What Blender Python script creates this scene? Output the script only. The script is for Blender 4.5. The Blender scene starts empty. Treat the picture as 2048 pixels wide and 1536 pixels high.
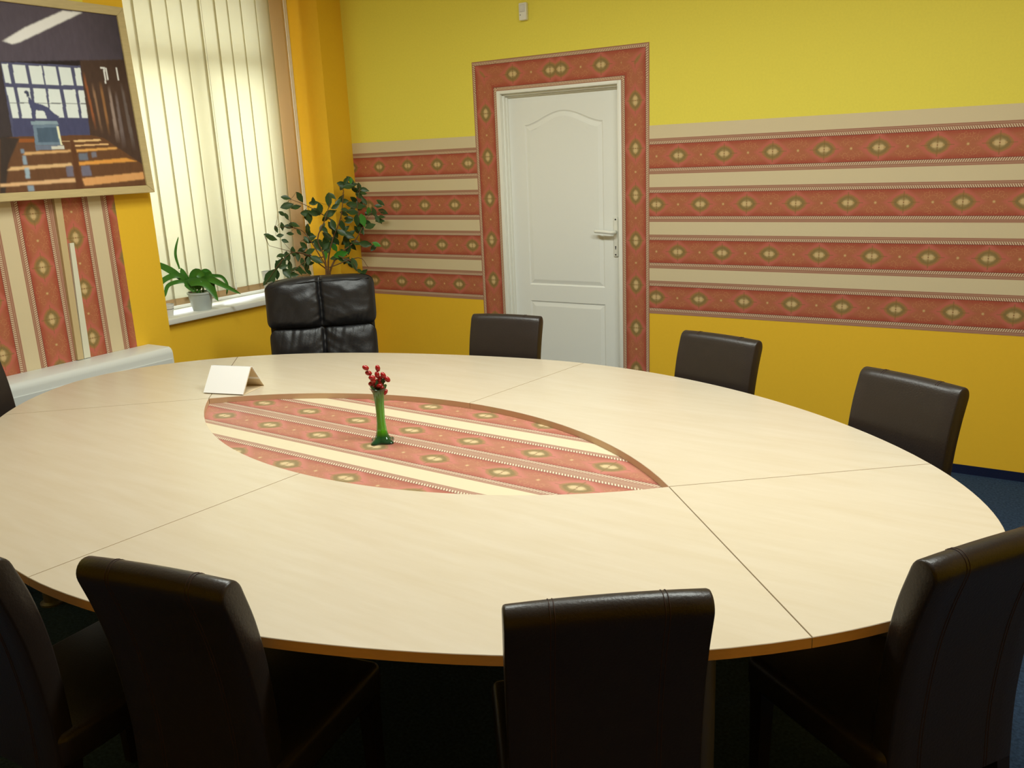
import bpy, bmesh, math, random
import numpy as np
from mathutils import Vector, Matrix, noise
random.seed(7)
SC = bpy.context.scene
COL = SC.collection
PI = math.pi
R = math.radians

# ------------------------------------------------------------------ materials
def lin(c):
    r = []
    for v in c[:3]:
        v = v / 255.0
        r.append(v / 12.92 if v <= 0.04045 else ((v + 0.055) / 1.055) ** 2.4)
    return (r[0], r[1], r[2], 1.0)

def mat(name, rgb, rough=0.6, metal=0.0, spec=0.5, bump=0.0, bscale=200.0, var=0.0, vscale=6.0, coat=0.0,
        trans=0.0, ior=1.45, stretch=None, sheen=0.0):
    m = bpy.data.materials.new(name); m.use_nodes = True
    nt = m.node_tree; b = nt.nodes['Principled BSDF']
    b.inputs['Base Color'].default_value = lin(rgb)
    b.inputs['Roughness'].default_value = rough
    b.inputs['Metallic'].default_value = metal
    b.inputs['Specular IOR Level'].default_value = spec
    b.inputs['Coat Weight'].default_value = coat
    b.inputs['Coat Roughness'].default_value = 0.12
    b.inputs['Transmission Weight'].default_value = trans
    b.inputs['IOR'].default_value = ior
    b.inputs['Sheen Weight'].default_value = sheen
    tc = nt.nodes.new('ShaderNodeTexCoord')
    src = tc.outputs['Object']
    if stretch:
        mp = nt.nodes.new('ShaderNodeMapping'); mp.inputs['Scale'].default_value = stretch
        nt.links.new(src, mp.inputs['Vector']); src = mp.outputs['Vector']
    if var > 0:
        n = nt.nodes.new('ShaderNodeTexNoise'); n.inputs['Scale'].default_value = vscale
        n.inputs['Detail'].default_value = 4
        nt.links.new(src, n.inputs['Vector'])
        mx = nt.nodes.new('ShaderNodeMix'); mx.data_type = 'RGBA'
        c = lin(rgb)
        mx.inputs['A'].default_value = tuple(v * (1 - var) for v in c[:3]) + (1,)
        mx.inputs['B'].default_value = tuple(min(1, v * (1 + var)) for v in c[:3]) + (1,)
        nt.links.new(n.outputs['Fac'], mx.inputs['Factor'])
        nt.links.new(mx.outputs['Result'], b.inputs['Base Color'])
    if bump > 0:
        n2 = nt.nodes.new('ShaderNodeTexNoise'); n2.inputs['Scale'].default_value = bscale
        n2.inputs['Detail'].default_value = 3
        nt.links.new(src, n2.inputs['Vector'])
        bp = nt.nodes.new('ShaderNodeBump'); bp.inputs['Strength'].default_value = bump
        bp.inputs['Distance'].default_value = 0.002
        nt.links.new(n2.outputs['Fac'], bp.inputs['Height'])
        nt.links.new(bp.outputs['Normal'], b.inputs['Normal'])
    return m

class E:
    """tiny expression builder for math nodes"""
    nt = None
    def __init__(s, sock): s.s = sock
    @staticmethod
    def op(o, *a):
        n = E.nt.nodes.new('ShaderNodeMath'); n.operation = o
        for i, v in enumerate(a):
            if isinstance(v, E): E.nt.links.new(v.s, n.inputs[i])
            else: n.inputs[i].default_value = v
        return E(n.outputs[0])
    def __add__(s, o): return E.op('ADD', s, o)
    def __sub__(s, o): return E.op('SUBTRACT', s, o)
    def __rsub__(s, o): return E.op('SUBTRACT', o, s)
    def __mul__(s, o): return E.op('MULTIPLY', s, o)
    def __truediv__(s, o): return E.op('DIVIDE', s, o)
    def floor(s): return E.op('FLOOR', s)
    def abs(s): return E.op('ABSOLUTE', s)
    def mod(s, p): return E.op('FLOORED_MODULO', s, p)
    def lt(s, v): return E.op('LESS_THAN', s, v)
    def gt(s, v): return E.op('GREATER_THAN', s, v)
    def pw(s, v): return E.op('POWER', s, v)
    def mx(s, v): return E.op('MAXIMUM', s, v)
    def mn(s, v): return E.op('MINIMUM', s, v)
    def sqrt(s): return E.op('SQRT', s)
    def clamp(s):
        r = E.op('ADD', s, 0.0); r.s.node.use_clamp = True; return r
    def step(s, a, b):      # smooth 0..1 as s goes a->b
        n = E.nt.nodes.new('ShaderNodeMapRange'); n.interpolation_type = 'SMOOTHSTEP'
        E.nt.links.new(s.s, n.inputs['Value'])
        n.inputs['From Min'].default_value = a; n.inputs['From Max'].default_value = b
        return E(n.outputs['Result'])

def cmix(f, a, b):
    n = E.nt.nodes.new('ShaderNodeMix'); n.data_type = 'RGBA'
    if isinstance(f, E): E.nt.links.new(f.s, n.inputs['Factor'])
    else: n.inputs['Factor'].default_value = f
    for v, k in ((a, 'A'), (b, 'B')):
        if isinstance(v, tuple): n.inputs[k].default_value = lin(v)
        else: E.nt.links.new(v, n.inputs[k])
    return n.outputs['Result']

def wallpaper(name, light=1.0, rough=0.65, sat=0.98):
    P, U = 0.2705, 0.264
    m = bpy.data.materials.new(name); m.use_nodes = True
    nt = m.node_tree; E.nt = nt; b = nt.nodes['Principled BSDF']
    b.inputs['Roughness'].default_value = rough
    b.inputs['Specular IOR Level'].default_value = 0.35
    uv = nt.nodes.new('ShaderNodeUVMap'); sp = nt.nodes.new('ShaderNodeSeparateXYZ')
    nt.links.new(uv.outputs['UV'], sp.inputs[0])
    u, w = E(sp.outputs['X']), E(sp.outputs['Y'])
    nz = nt.nodes.new('ShaderNodeTexNoise'); nz.inputs['Scale'].default_value = 130; nz.inputs['Detail'].default_value = 3
    nt.links.new(uv.outputs['UV'], nz.inputs['Vector']); N = E(nz.outputs['Fac'])
    nz2 = nt.nodes.new('ShaderNodeTexNoise'); nz2.inputs['Scale'].default_value = 420
    nt.links.new(uv.outputs['UV'], nz2.inputs['Vector']); N2 = E(nz2.outputs['Fac'])
    row = (w / P).floor(); f = w - row * P; par = row.mod(2.0)
    du = (u + par * (U / 2) + U / 2).mod(U) - U / 2
    au = du.abs(); dv = f - 0.0995; av = dv.abs()
    # red ground, deeper along the borders, pink glow about each medallion
    red = cmix(av.step(0.030, 0.066), (181, 103, 70), (170, 72, 52))
    red = cmix((N - 0.42) * 1.4, red, (170, 108, 70))
    q = au / 0.105 + av / 0.080
    halo = q.step(1.1, 0.72) * 0.8
    red = cmix(halo, red, (200, 104, 88))
    # scrolls between the medallions: rings and a dot
    dx = U / 2 - au
    def ring(cx, cy, r, t):
        d = ((dx - cx).pw(2.0) + (av - cy).pw(2.0)).sqrt()
        return (d - r).abs().lt(t)
    sc = ring(0.028, 0.036, 0.012, 0.0016).mx(ring(0.012, 0.048, 0.007, 0.0014)).mx(ring(0.045, 0.024, 0.009, 0.0013)).mx(ring(0.0, 0.0, 0.034, 0.0013) * av.gt(0.014))
    sc = sc.mx(((dx * 1.1 - av + 0.004).abs().lt(0.0013)) * dx.lt(0.045))
    red = cmix(sc * 0.5 * N.step(0.40, 0.56), red, (206, 142, 92))
    dd = (dx.pw(2.0) + dv.pw(2.0)).sqrt()
    red = cmix(dd.lt(0.0085) * 0.5, red, (190, 145, 90)); red = cmix(dd.lt(0.005) * 0.7, red, (222, 186, 128))
    # medallion
    wob = (N - 0.5) * 0.35
    g = ((au / 0.056).pw(1.65) + (av / 0.043).pw(1.65)) + wob
    red = cmix(g.step(1.12, 0.95) * 0.85, red, (166, 120, 66))
    red = cmix(g.step(0.86, 0.60), red, (142, 118, 68))
    red = cmix(g.step(0.50, 0.10) * 0.7, red, (188, 160, 108))
    tip = au.lt(0.074) * av.lt(0.0022); tip2 = av.lt(0.055) * au.lt(0.003)
    red = cmix(tip.mx(tip2) * 0.6, red, (140, 106, 54))
    l1 = (((au - 0.0105) / 0.0095).pw(2.0) + (dv / 0.011).pw(2.0))
    l1 = ((au - 0.012).abs() / 0.017).pw(2.0) + (av / 0.016).pw(2.0)
    red = cmix(l1.step(1.1, 0.1) * 0.9, red, (218, 188, 134))
    red = cmix((((au - 0.026).abs() / 0.007).pw(2.0) + (av / 0.006).pw(2.0)).step(1.1, 0.3) * 0.7, red, (196, 160, 100))
    red = cmix(((au / 0.0035).pw(2.0) + (av / 0.0035).pw(2.0)).step(1.0, 0.4), red, (140, 86, 48))
    # rope
    rp = (u * 1.0 + av * 0.55).mod(0.0105) / 0.0105
    rope = cmix((rp - 0.5).abs().step(0.16, 0.30), (226, 208, 176), (158, 104, 80))
    # brown lines
    bl = av
    brown = cmix(((av - 0.0865).abs().lt(0.0016)).mx((av - 0.0945).abs().lt(0.0013)), (184, 144, 116), (158, 98, 78))
    beige = cmix(N2 * 0.5, (224, 208, 170), (210, 192, 152))
    beige = cmix(av.step(0.100, 0.116) * 0.35, (190, 160, 118), beige) if False else beige
    col = cmix(av.gt(0.0985), brown, beige)
    # the bottom side of each belt has a wide plain brown strip
    lowb = dv.lt(-0.0815)
    col = cmix(lowb, col, brown)
    col = cmix(av.lt(0.0815), col, rope)
    col = cmix(av.lt(0.066), col, red)
    col = cmix((av - 0.066).abs().lt(0.0012), col, (120, 56, 42))
    hs = nt.nodes.new('ShaderNodeHueSaturation'); hs.inputs['Value'].default_value = light; hs.inputs['Saturation'].default_value = sat
    nt.links.new(col, hs.inputs['Color'])
    nt.links.new(hs.outputs['Color'], b.inputs['Base Color'])
    bp = nt.nodes.new('ShaderNodeBump'); bp.inputs['Strength'].default_value = 0.15; bp.inputs['Distance'].default_value = 0.001
    nt.links.new(nz2.outputs['Fac'], bp.inputs['Height']); nt.links.new(bp.outputs['Normal'], b.inputs['Normal'])
    return m

M = {}
M['lemon'] = mat('lemon_paint', (240, 226, 88), 0.75, bump=0.12, bscale=350, var=0.05, vscale=90)
M['orange'] = mat('orange_paint', (245, 197, 46), 0.7, bump=0.10, bscale=350, var=0.025, vscale=60)
M['ceil'] = mat('ceiling_white', (232, 228, 215), 0.9)
M['carpet'] = mat('blue_carpet', (46, 64, 88), 0.97, spec=0.1, bump=1.0, bscale=260, var=0.85, vscale=95)
M['skirt'] = mat('navy_carpet_skirting', (26, 34, 62), 0.95, spec=0.1, bump=0.8, bscale=260, var=0.2, vscale=150)
M['paper'] = wallpaper('striped_wallpaper')
M['inlay'] = wallpaper('striped_inlay_paper', 0.95, 0.45, 0.84)
M['doorwhite'] = mat('door_white_paint', (242, 244, 238), 0.42, bump=0.03, bscale=60)
M['framewhite'] = mat('door_frame_white', (242, 243, 234), 0.4)
M['plastic'] = mat('white_plastic', (238, 238, 228), 0.3)
M['hole'] = mat('dark_hole', (22, 20, 18), 0.8)
M['sill'] = mat('sill_white', (226, 228, 222), 0.35)
M['upvc'] = mat('window_frame_white', (240, 240, 238), 0.35)
M['leather'] = mat('dark_brown_leather', (44, 37, 34), 0.36, spec=0.5, bump=0.25, bscale=180, var=0.12, vscale=20)
M['thread'] = mat('brown_thread', (60, 38, 28), 0.7)
M['legwood'] = mat('dark_leg_wood', (30, 20, 16), 0.4)
M['black'] = mat('black_leather', (27, 27, 30), 0.42, spec=0.55, bump=0.35, bscale=120)
M['blackpl'] = mat('black_plastic', (16, 16, 17), 0.5)
M['edge'] = mat('beech_edge_band', (244, 188, 112), 0.45, var=0.08, vscale=30, stretch=(1, 1, 6))
M['rim'] = mat('inlay_rim_brown', (206, 172, 136), 0.6)
M['legmetal'] = mat('grey_metal', (120, 116, 112), 0.4, metal=0.6)
M['goldwood'] = mat('pale_gilt_wood', (200, 182, 134), 0.45, var=0.14, vscale=14, stretch=(10, 1, 10))
M['radiator'] = mat('convector_white', (222, 226, 222), 0.28, spec=0.5)
M['cream'] = mat('cream_duct', (206, 184, 138), 0.5)
M['whiteduct'] = mat('white_duct', (228, 226, 204), 0.45)
M['potgrey'] = mat('pot_pale_grey', (186, 196, 194), 0.35)
M['potwhite'] = mat('pot_white', (222, 222, 218), 0.35)
M['soil'] = mat('soil', (46, 34, 26), 0.95, bump=0.8, bscale=90)
M['leaf'] = mat('ficus_leaf', (56, 84, 42), 0.38, var=0.35, vscale=14)
M['leaf2'] = mat('young_leaf', (66, 140, 46), 0.4, var=0.2, vscale=14)
M['strap'] = mat('strap_leaf', (70, 128, 44), 0.4, var=0.3, vscale=16)
M['bark'] = mat('ficus_bark', (112, 82, 52), 0.8, var=0.3, vscale=60)
M['berry'] = mat('red_berry', (158, 22, 26), 0.25, coat=0.4)
M['twig'] = mat('twig_brown', (70, 44, 28), 0.7)
M['leafy'] = mat('sprig_leaf', (44, 66, 30), 0.5)
M['papercard'] = mat('white_card', (252, 252, 252), 0.6)
M['wire'] = mat('wire_pale', (160, 158, 160), 0.35, metal=0.5)
M['cardback'] = mat('card_cream', (226, 206, 172), 0.7)

def maple():
    m = bpy.data.materials.new('pale_maple_laminate'); m.use_nodes = True
    nt = m.node_tree; b = nt.nodes['Principled BSDF']
    tc = nt.nodes.new('ShaderNodeTexCoord'); mp = nt.nodes.new('ShaderNodeMapping')
    mp.inputs['Scale'].default_value = (1.1, 9, 1)
    nt.links.new(tc.outputs['Object'], mp.inputs['Vector'])
    n = nt.nodes.new('ShaderNodeTexNoise'); n.inputs['Scale'].default_value = 2.6; n.inputs['Detail'].default_value = 6; n.inputs['Roughness'].default_value = 0.62
    nt.links.new(mp.outputs['Vector'], n.inputs['Vector'])
    cr = nt.nodes.new('ShaderNodeValToRGB')
    cr.color_ramp.elements[0].position = 0.3; cr.color_ramp.elements[0].color = lin((204, 189, 164))
    cr.color_ramp.elements[1].position = 0.7; cr.color_ramp.elements[1].color = lin((211, 198, 177))
    nt.links.new(n.outputs['Fac'], cr.inputs['Fac']); nt.links.new(cr.outputs['Color'], b.inputs['Base Color'])
    b.inputs['Roughness'].default_value = 0.33; b.inputs['Specular IOR Level'].default_value = 0.5
    return m
M['maple'] = maple()

def translucent(name, rgb, k):
    m = bpy.data.materials.new(name); m.use_nodes = True
    nt = m.node_tree; nt.nodes.remove(nt.nodes['Principled BSDF']); out = nt.nodes['Material Output']
    d = nt.nodes.new('ShaderNodeBsdfDiffuse'); t = nt.nodes.new('ShaderNodeBsdfTranslucent'); x = nt.nodes.new('ShaderNodeMixShader')
    d.inputs['Color'].default_value = lin(rgb); t.inputs['Color'].default_value = lin(rgb)
    tc = nt.nodes.new('ShaderNodeTexCoord'); n = nt.nodes.new('ShaderNodeTexNoise'); n.inputs['Scale'].default_value = 300
    nt.links.new(tc.outputs['Object'], n.inputs['Vector'])
    bp = nt.nodes.new('ShaderNodeBump'); bp.inputs['Strength'].default_value = 0.1; bp.inputs['Distance'].default_value = 0.001
    nt.links.new(n.outputs['Fac'], bp.inputs['Height']); nt.links.new(bp.outputs['Normal'], d.inputs['Normal'])
    x.inputs['Fac'].default_value = k
    nt.links.new(d.outputs[0], x.inputs[1]); nt.links.new(t.outputs[0], x.inputs[2]); nt.links.new(x.outputs[0], out.inputs['Surface'])
    return m
M['slat'] = translucent('blind_fabric', (241, 238, 218), 0.46)
M['slat_shaded'] = translucent('blind_fabric_shaded', (255, 236, 202), 0.35)  # same fabric, tan of the slat without backlight put into its colour
M['hem'] = translucent('blind_hem', (204, 172, 128), 0.15)

def thinglass():
    m = bpy.data.materials.new('window_glass'); m.use_nodes = True
    nt = m.node_tree; nt.nodes.remove(nt.nodes['Principled BSDF']); out = nt.nodes['Material Output']
    t = nt.nodes.new('ShaderNodeBsdfTransparent'); g = nt.nodes.new('ShaderNodeBsdfGlossy'); x = nt.nodes.new('ShaderNodeMixShader')
    g.inputs['Roughness'].default_value = 0.02; x.inputs['Fac'].default_value = 0.06
    nt.links.new(t.outputs[0], x.inputs[1]); nt.links.new(g.outputs[0], x.inputs[2]); nt.links.new(x.outputs[0], out.inputs['Surface'])
    return m
M['glass'] = thinglass()

def vaseglass():
    m = bpy.data.materials.new('green_glass'); m.use_nodes = True
    nt = m.node_tree; b = nt.nodes['Principled BSDF']
    tc = nt.nodes.new('ShaderNodeTexCoord'); sp = nt.nodes.new('ShaderNodeSeparateXYZ'); nt.links.new(tc.outputs['Object'], sp.inputs[0])
    cr = nt.nodes.new('ShaderNodeValToRGB'); E.nt = nt
    nt.links.new((E(sp.outputs['Z']) / 0.2).s, cr.inputs['Fac'])
    e = cr.color_ramp.elements
    e[0].position = 0.0; e[0].color = lin((24, 66, 50)); e[1].position = 1.0; e[1].color = lin((28, 60, 34))
    for p, c in ((0.12, (40, 110, 50)), (0.22, (96, 200, 30)), (0.6, (96, 186, 44)), (0.88, (90, 150, 70))):
        k = e.new(p); k.color = lin(c)
    nt.links.new(cr.outputs['Color'], b.inputs['Base Color'])
    b.inputs['Roughness'].default_value = 0.05; b.inputs['Transmission Weight'].default_value = 0.35; b.inputs['IOR'].default_value = 1.5
    b.inputs['Coat Weight'].default_value = 0.5
    return m
M['vase'] = vaseglass()

def paintmat():
    m = bpy.data.materials.new('oil_painting'); m.use_nodes = True
    nt = m.node_tree; b = nt.nodes['Principled BSDF']
    a = nt.nodes.new('ShaderNodeVertexColor'); a.layer_name = 'Col'
    tc = nt.nodes.new('ShaderNodeTexCoord'); mp = nt.nodes.new('ShaderNodeMapping'); mp.inputs['Scale'].default_value = (1, 1, 0.4)
    n = nt.nodes.new('ShaderNodeTexNoise'); n.inputs['Scale'].default_value = 40; n.inputs['Detail'].default_value = 5
    nt.links.new(tc.outputs['Object'], mp.inputs['Vector']); nt.links.new(mp.outputs['Vector'], n.inputs['Vector'])
    E.nt = nt
    mx = nt.nodes.new('ShaderNodeMix'); mx.data_type = 'RGBA'; mx.blend_type = 'SOFT_LIGHT'; mx.inputs['Factor'].default_value = 0.25
    nt.links.new(a.outputs['Color'], mx.inputs['A']); nt.links.new(n.outputs['Fac'], mx.inputs['B'])
    nt.links.new(mx.outputs['Result'], b.inputs['Base Color'])
    b.inputs['Roughness'].default_value = 0.5; b.inputs['Specular IOR Level'].default_value = 0.25
    return m
M['painting'] = paintmat()

# ------------------------------------------------------------------ helpers
def obj(name, bm, m, parent=None, smooth=False, mats=None):
    me = bpy.data.meshes.new(name)
    bmesh.ops.recalc_face_normals(bm, faces=bm.faces)
    bm.to_mesh(me); bm.free()
    for mm in (mats or [m]): me.materials.append(mm)
    if smooth:
        for p in me.polygons: p.use_smooth = True
    o = bpy.data.objects.new(name, me); COL.objects.link(o)
    if parent: o.parent = parent
    return o

def sharp(o, ang=35):
    me = o.data
    for p in me.polygons: p.use_smooth = True
    me.set_sharp_from_angle(angle=R(ang))
    return o

def tag(o, label=None, cat=None, group=None, kind=None):
    if label: o['label'] = label
    if cat: o['category'] = cat
    if group: o['group'] = group
    if kind: o['kind'] = kind
    return o

def thing(name, label, cat, loc=(0, 0, 0), rz=0.0, group=None):
    o = bpy.data.objects.new(name, None); COL.objects.link(o)
    o.location = loc; o.rotation_euler = (0, 0, rz); o.empty_display_size = 0.1
    return tag(o, label, cat, group)

def struct(name, bm, m, mats=None):
    o = obj(name, bm, m, mats=mats); o['kind'] = 'structure'; return o

def box(bm, x0, x1, y0, y1, z0, z1, mi=0, bev=0.0, seg=2):
    vs = [bm.verts.new((x, y, z)) for x in (x0, x1) for y in (y0, y1) for z in (z0, z1)]
    fs = []
    for idx in ((0, 1, 3, 2), (4, 6, 7, 5), (0, 4, 5, 1), (2, 3, 7, 6), (0, 2, 6, 4), (1, 5, 7, 3)):
        f = bm.faces.new([vs[i] for i in idx]); f.material_index = mi; fs.append(f)
    if bev > 0:
        bmesh.ops.recalc_face_normals(bm, faces=fs)
        es = list({e for f in fs for e in f.edges})
        r = bmesh.ops.bevel(bm, geom=es, offset=bev, segments=seg, affect='EDGES', profile=0.5)
        for f in r['faces']: f.material_index = mi
    return vs

def tube(bm, pts, rad, seg=8, caps=True):
    pts = [Vector(p) for p in pts]
    if not isinstance(rad, (list, tuple)): rad = [rad] * len(pts)
    rings = []; prev = None
    for i, p in enumerate(pts):
        d = (pts[min(i + 1, len(pts) - 1)] - pts[max(i - 1, 0)]).normalized()
        if prev is None:
            a = d.orthogonal().normalized()
        else:
            a = (prev - d * prev.dot(d)).normalized()
        prev = a; b = d.cross(a)
        rings.append([bm.verts.new(p + (a * math.cos(t) + b * math.sin(t)) * rad[i]) for t in [2 * PI * k / seg for k in range(seg)]])
    for i in range(len(rings) - 1):
        for k in range(seg):
            bm.faces.new((rings[i][k], rings[i][(k + 1) % seg], rings[i + 1][(k + 1) % seg], rings[i + 1][k]))
    if caps:
        bm.faces.new(rings[0][::-1]); bm.faces.new(rings[-1])

def lathe(bm, prof, seg=32, c=(0, 0, 0), cap=True):
    rings = []
    for r, z in prof:
        rings.append([bm.verts.new((c[0] + r * math.cos(2 * PI * k / seg), c[1] + r * math.sin(2 * PI * k / seg), c[2] + z)) for k in range(seg)])
    for i in range(len(rings) - 1):
        for k in range(seg):
            bm.faces.new((rings[i][k], rings[i][(k + 1) % seg], rings[i + 1][(k + 1) % seg], rings[i + 1][k]))
    if cap:
        bm.faces.new(rings[0][::-1]); bm.faces.new(rings[-1])

def prism(bm, poly, z0, z1, mi_top=0, mi_side=0, mi_of=None):
    lo = [bm.verts.new((x, y, z0)) for x, y in poly]; hi = [bm.verts.new((x, y, z1)) for x, y in poly]
    f = bm.faces.new(hi); f.material_index = mi_top
    f = bm.faces.new(lo[::-1]); f.material_index = mi_side
    n = len(poly)
    for i in range(n):
        f = bm.faces.new((lo[i], lo[(i + 1) % n], hi[(i + 1) % n], hi[i]))
        f.material_index = mi_of[i] if mi_of else mi_side

def copy_tree(src, parent=None):
    c = src.copy(); COL.objects.link(c)
    if parent is not None: c.parent = parent
    for ch in [o for o in src.children]:
        copy_tree(ch, c)
    return c

def spline(pts, n=6):
    """Catmull-Rom through points (tuples of any dimension)"""
    P = [np.array(p, float) for p in pts]
    P = [2 * P[0] - P[1]] + P + [2 * P[-1] - P[-2]]
    out = []
    for i in range(1, len(P) - 2):
        for k in range(n):
            t = k / n
            out.append(0.5 * ((2 * P[i]) + (-P[i - 1] + P[i + 1]) * t + (2 * P[i - 1] - 5 * P[i] + 4 * P[i + 1] - P[i + 2]) * t * t
                              + (-P[i - 1] + 3 * P[i] - 3 * P[i + 1] + P[i + 2]) * t ** 3))
    out.append(P[-2])
    return [tuple(float(v) for v in p) for p in out]

M['joint'] = mat('dark_joint', (160, 140, 110), 0.8)

# ------------------------------------------------------------------ room shell
RX, RY, RZ = 6.3, -6.6, 3.0
YN, YF, XW = -1.677, -0.226, -0.29        # near pier edge, far jamb, window plane
SILL = 0.853
DX0, DX1, DZ = 1.238, 2.090, 2.080

bm = bmesh.new(); box(bm, -0.5, RX + .15, RY - .15, 0.15, -0.1, 0.0); struct('floor', bm, M['carpet'])
bm = bmesh.new(); box(bm, -0.5, RX + .15, RY - .15, 0.15, RZ, RZ + .1); struct('ceiling', bm, M['ceil'])

# back wall with the doorway: ochre below, lemon above the striped paper
bm = bmesh.new()
box(bm, 0, DX0, 0, .15, 0, 1.2, 1); box(bm, 0, DX0, 0, .15, 1.2, RZ, 0)
box(bm, DX1, RX, 0, .15, 0, 1.2, 1); box(bm, DX1, RX, 0, .15, 1.2, RZ, 0)
box(bm, DX0, DX1, 0, .15, DZ, RZ, 0)
wb = struct('wall_back', bm, None, [M['lemon'], M['orange']])
bm = bmesh.new(); box(bm, RX, RX + .15, RY, .15, 0, RZ); struct('wall_right', bm, M['orange'])
bm = bmesh.new(); box(bm, 0, RX, RY - .15, RY, 0, RZ); struct('wall_front', bm, M['orange'])

# window wall: near pier, parapet, far pier, lintel
bm = bmesh.new()
box(bm, -.45, 0, RY, -1.903, 0, 1.2, 1); box(bm, -.45, 0, RY, -1.903, 1.2, RZ, 0)
box(bm, -.45, 0, -1.903, YN, 0, RZ, 1)
box(bm, -.45, 0, YF, .15, 0, RZ, 1)
box(bm, -.45, -.05, YN, YF, 0, .815, 1)
box(bm, -.45, 0, YN, YF, 2.92, RZ, 1)
box(bm, -.45, XW, -.50, YF, .815, 2.92, 1)
wl = struct('wall_left', bm, None, [M['lemon'], M['orange']])

def paper(name, quad, uvs, parent, m=None):
    """flat sheet of wallpaper glued to the wall; uv in metres (along the belt, from the roll edge)"""
    bm = bmesh.new(); L = bm.loops.layers.uv.new('UVMap')
    for q, t in zip(quad, uvs):
        f = bm.faces.new([bm.verts.new(p) for p in q])
        for lp, c in zip(f.loops, t): lp[L].uv = c
    me = bpy.data.meshes.new(name); bm.to_mesh(me); bm.free(); me.materials.append(m or M['paper'])
    o = bpy.data.objects.new(name, me); COL.objects.link(o); o.parent = parent
    return o

PP, UU = .2705, .264
E0 = -.0015
BX0, BX1, BIX0, BIX1, BZ, BIZ = 1.060, 2.262, 1.2362, 2.090, 2.265, 2.080
# right of the door: rows of medallions, phase taken from the photo (row 0 and 2 at 2.305, rows 1 and 3 at 2.436)
def u_r(x): return x - 2.306
o = paper('wallpaper_panel', [[(BX1, E0, .737), (RX, E0, .737), (RX, E0, 1.819), (BX1, E0, 1.819)]],
      [[(u_r(BX1), 0), (u_r(RX), 0), (u_r(RX), 1.0819), (u_r(BX1), 1.0819)]], wb)
k = .264 / .252
def u_l(x): return (x - .362) * k
paper('wallpaper_panel', [[(0.001, E0, .758), (BX0, E0, .758), (BX0, E0, 1.820), (0.001, E0, 1.820)]],
      [[(u_l(0), 0), (u_l(BX0), 0), (u_l(BX0), 1.0819), (u_l(0), 1.0819)]], wb)
# mitred belt around the door
s0, s1 = .0110, .1870      # cross section of the belt used by the border (distance from the roll edge)
def bw(t): return s0 + (s1 - s0) * t
zl = 0.001
xm = 1.661
q = []; t = []
KC = .8
def strip(P0, P1, P2, P3, us):
    q.append([P0, P1, P2, P3]); t.append([(us[0], bw(0)), (us[1], bw(1)), (us[2], bw(1)), (us[3], bw(0))])
# jambs up to the inner corner height, then the mitred corner pieces (pattern eased so no medallion is cut there)
ul, ur, dc = BIZ - 1.160, BIZ - 1.169, (BZ - BIZ) * KC
strip((BX0, E0, zl), (BIX0, E0, zl), (BIX0, E0, BIZ), (BX0, E0, BIZ), (zl - 1.160, zl - 1.160, ul, ul))
strip((BX1, E0, zl), (BIX1, E0, zl), (BIX1, E0, BIZ), (BX1, E0, BIZ), (zl - 1.169, zl - 1.169, ur, ur))
q.append([(BX0, E0, BIZ), (BIX0, E0, BIZ), (BX0, E0, BZ)]); t.append([(ul, bw(0)), (ul, bw(1)), (ul - dc, bw(0))])
q.append([(BX1, E0, BIZ), (BIX1, E0, BIZ), (BX1, E0, BZ)]); t.append([(ur, bw(0)), (ur, bw(1)), (ur - dc, bw(0))])
tl, tr = BIX0 - 1.624, BIX1 - 1.698
strip((BIX0, E0, BZ), (BIX0, E0, BIZ), (xm, E0, BIZ), (xm, E0, BZ), (tl, tl, xm - 1.624, xm - 1.624))
strip((xm, E0, BZ), (xm, E0, BIZ), (BIX1, E0, BIZ), (BIX1, E0, BZ), (xm - 1.698, xm - 1.698, tr, tr))
q.append([(BX0, E0, BZ), (BIX0, E0, BIZ), (BIX0, E0, BZ)]); t.append([(tl + dc, bw(0)), (tl, bw(1)), (tl, bw(0))])
q.append([(BX1, E0, BZ), (BIX1, E0, BIZ), (BIX1, E0, BZ)]); t.append([(tr - dc, bw(0)), (tr, bw(1)), (tr, bw(0))])
for a in t:
    for i, c in enumerate(a): a[i] = (c[0], c[1])
paper('wallpaper_door_border', q, t, wb)
# vertical rolls on the window pier, joined brown edge to brown edge at y = -2.25
XP = .0015
def vroll(y0, y1, ph):
    a, b2 = abs(y0 + 2.25), abs(y1 + 2.25)
    paper('wallpaper_panel', [[(XP, y0, 0.002), (XP, y1, 0.002), (XP, y1, 1.82), (XP, y0, 1.82)]],
          [[(0.002 - ph, a), (0.002 - ph, b2), (1.82 - ph, b2), (1.82 - ph, a)]], wl)
vroll(-2.25, -1.900, 1.104)
vroll(-2.780, -2.25, 1.241)
vroll(-3.320, -2.7805, 1.12)

# blue carpet skirting strip
bm = bmesh.new(); box(bm, BX1, RX, -.008, 0, 0, .046); box(bm, 0, BX0, -.008, 0, 0, .046); struct('baseboard_back', bm, M['skirt'])
bm = bmesh.new(); box(bm, 0, .008, RY, YN, 0, .046); struct('baseboard_left', bm, M['skirt'])

# ------------------------------------------------------------------ door
dr = bpy.data.objects.new('door_1', None); COL.objects.link(dr); dr['kind'] = 'structure'
bm = bmesh.new()
def fr(x0, x1, z0, z1, y0, y1): box(bm, x0, x1, y0, y1, z0, z1, 0, .003, 2)
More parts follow.
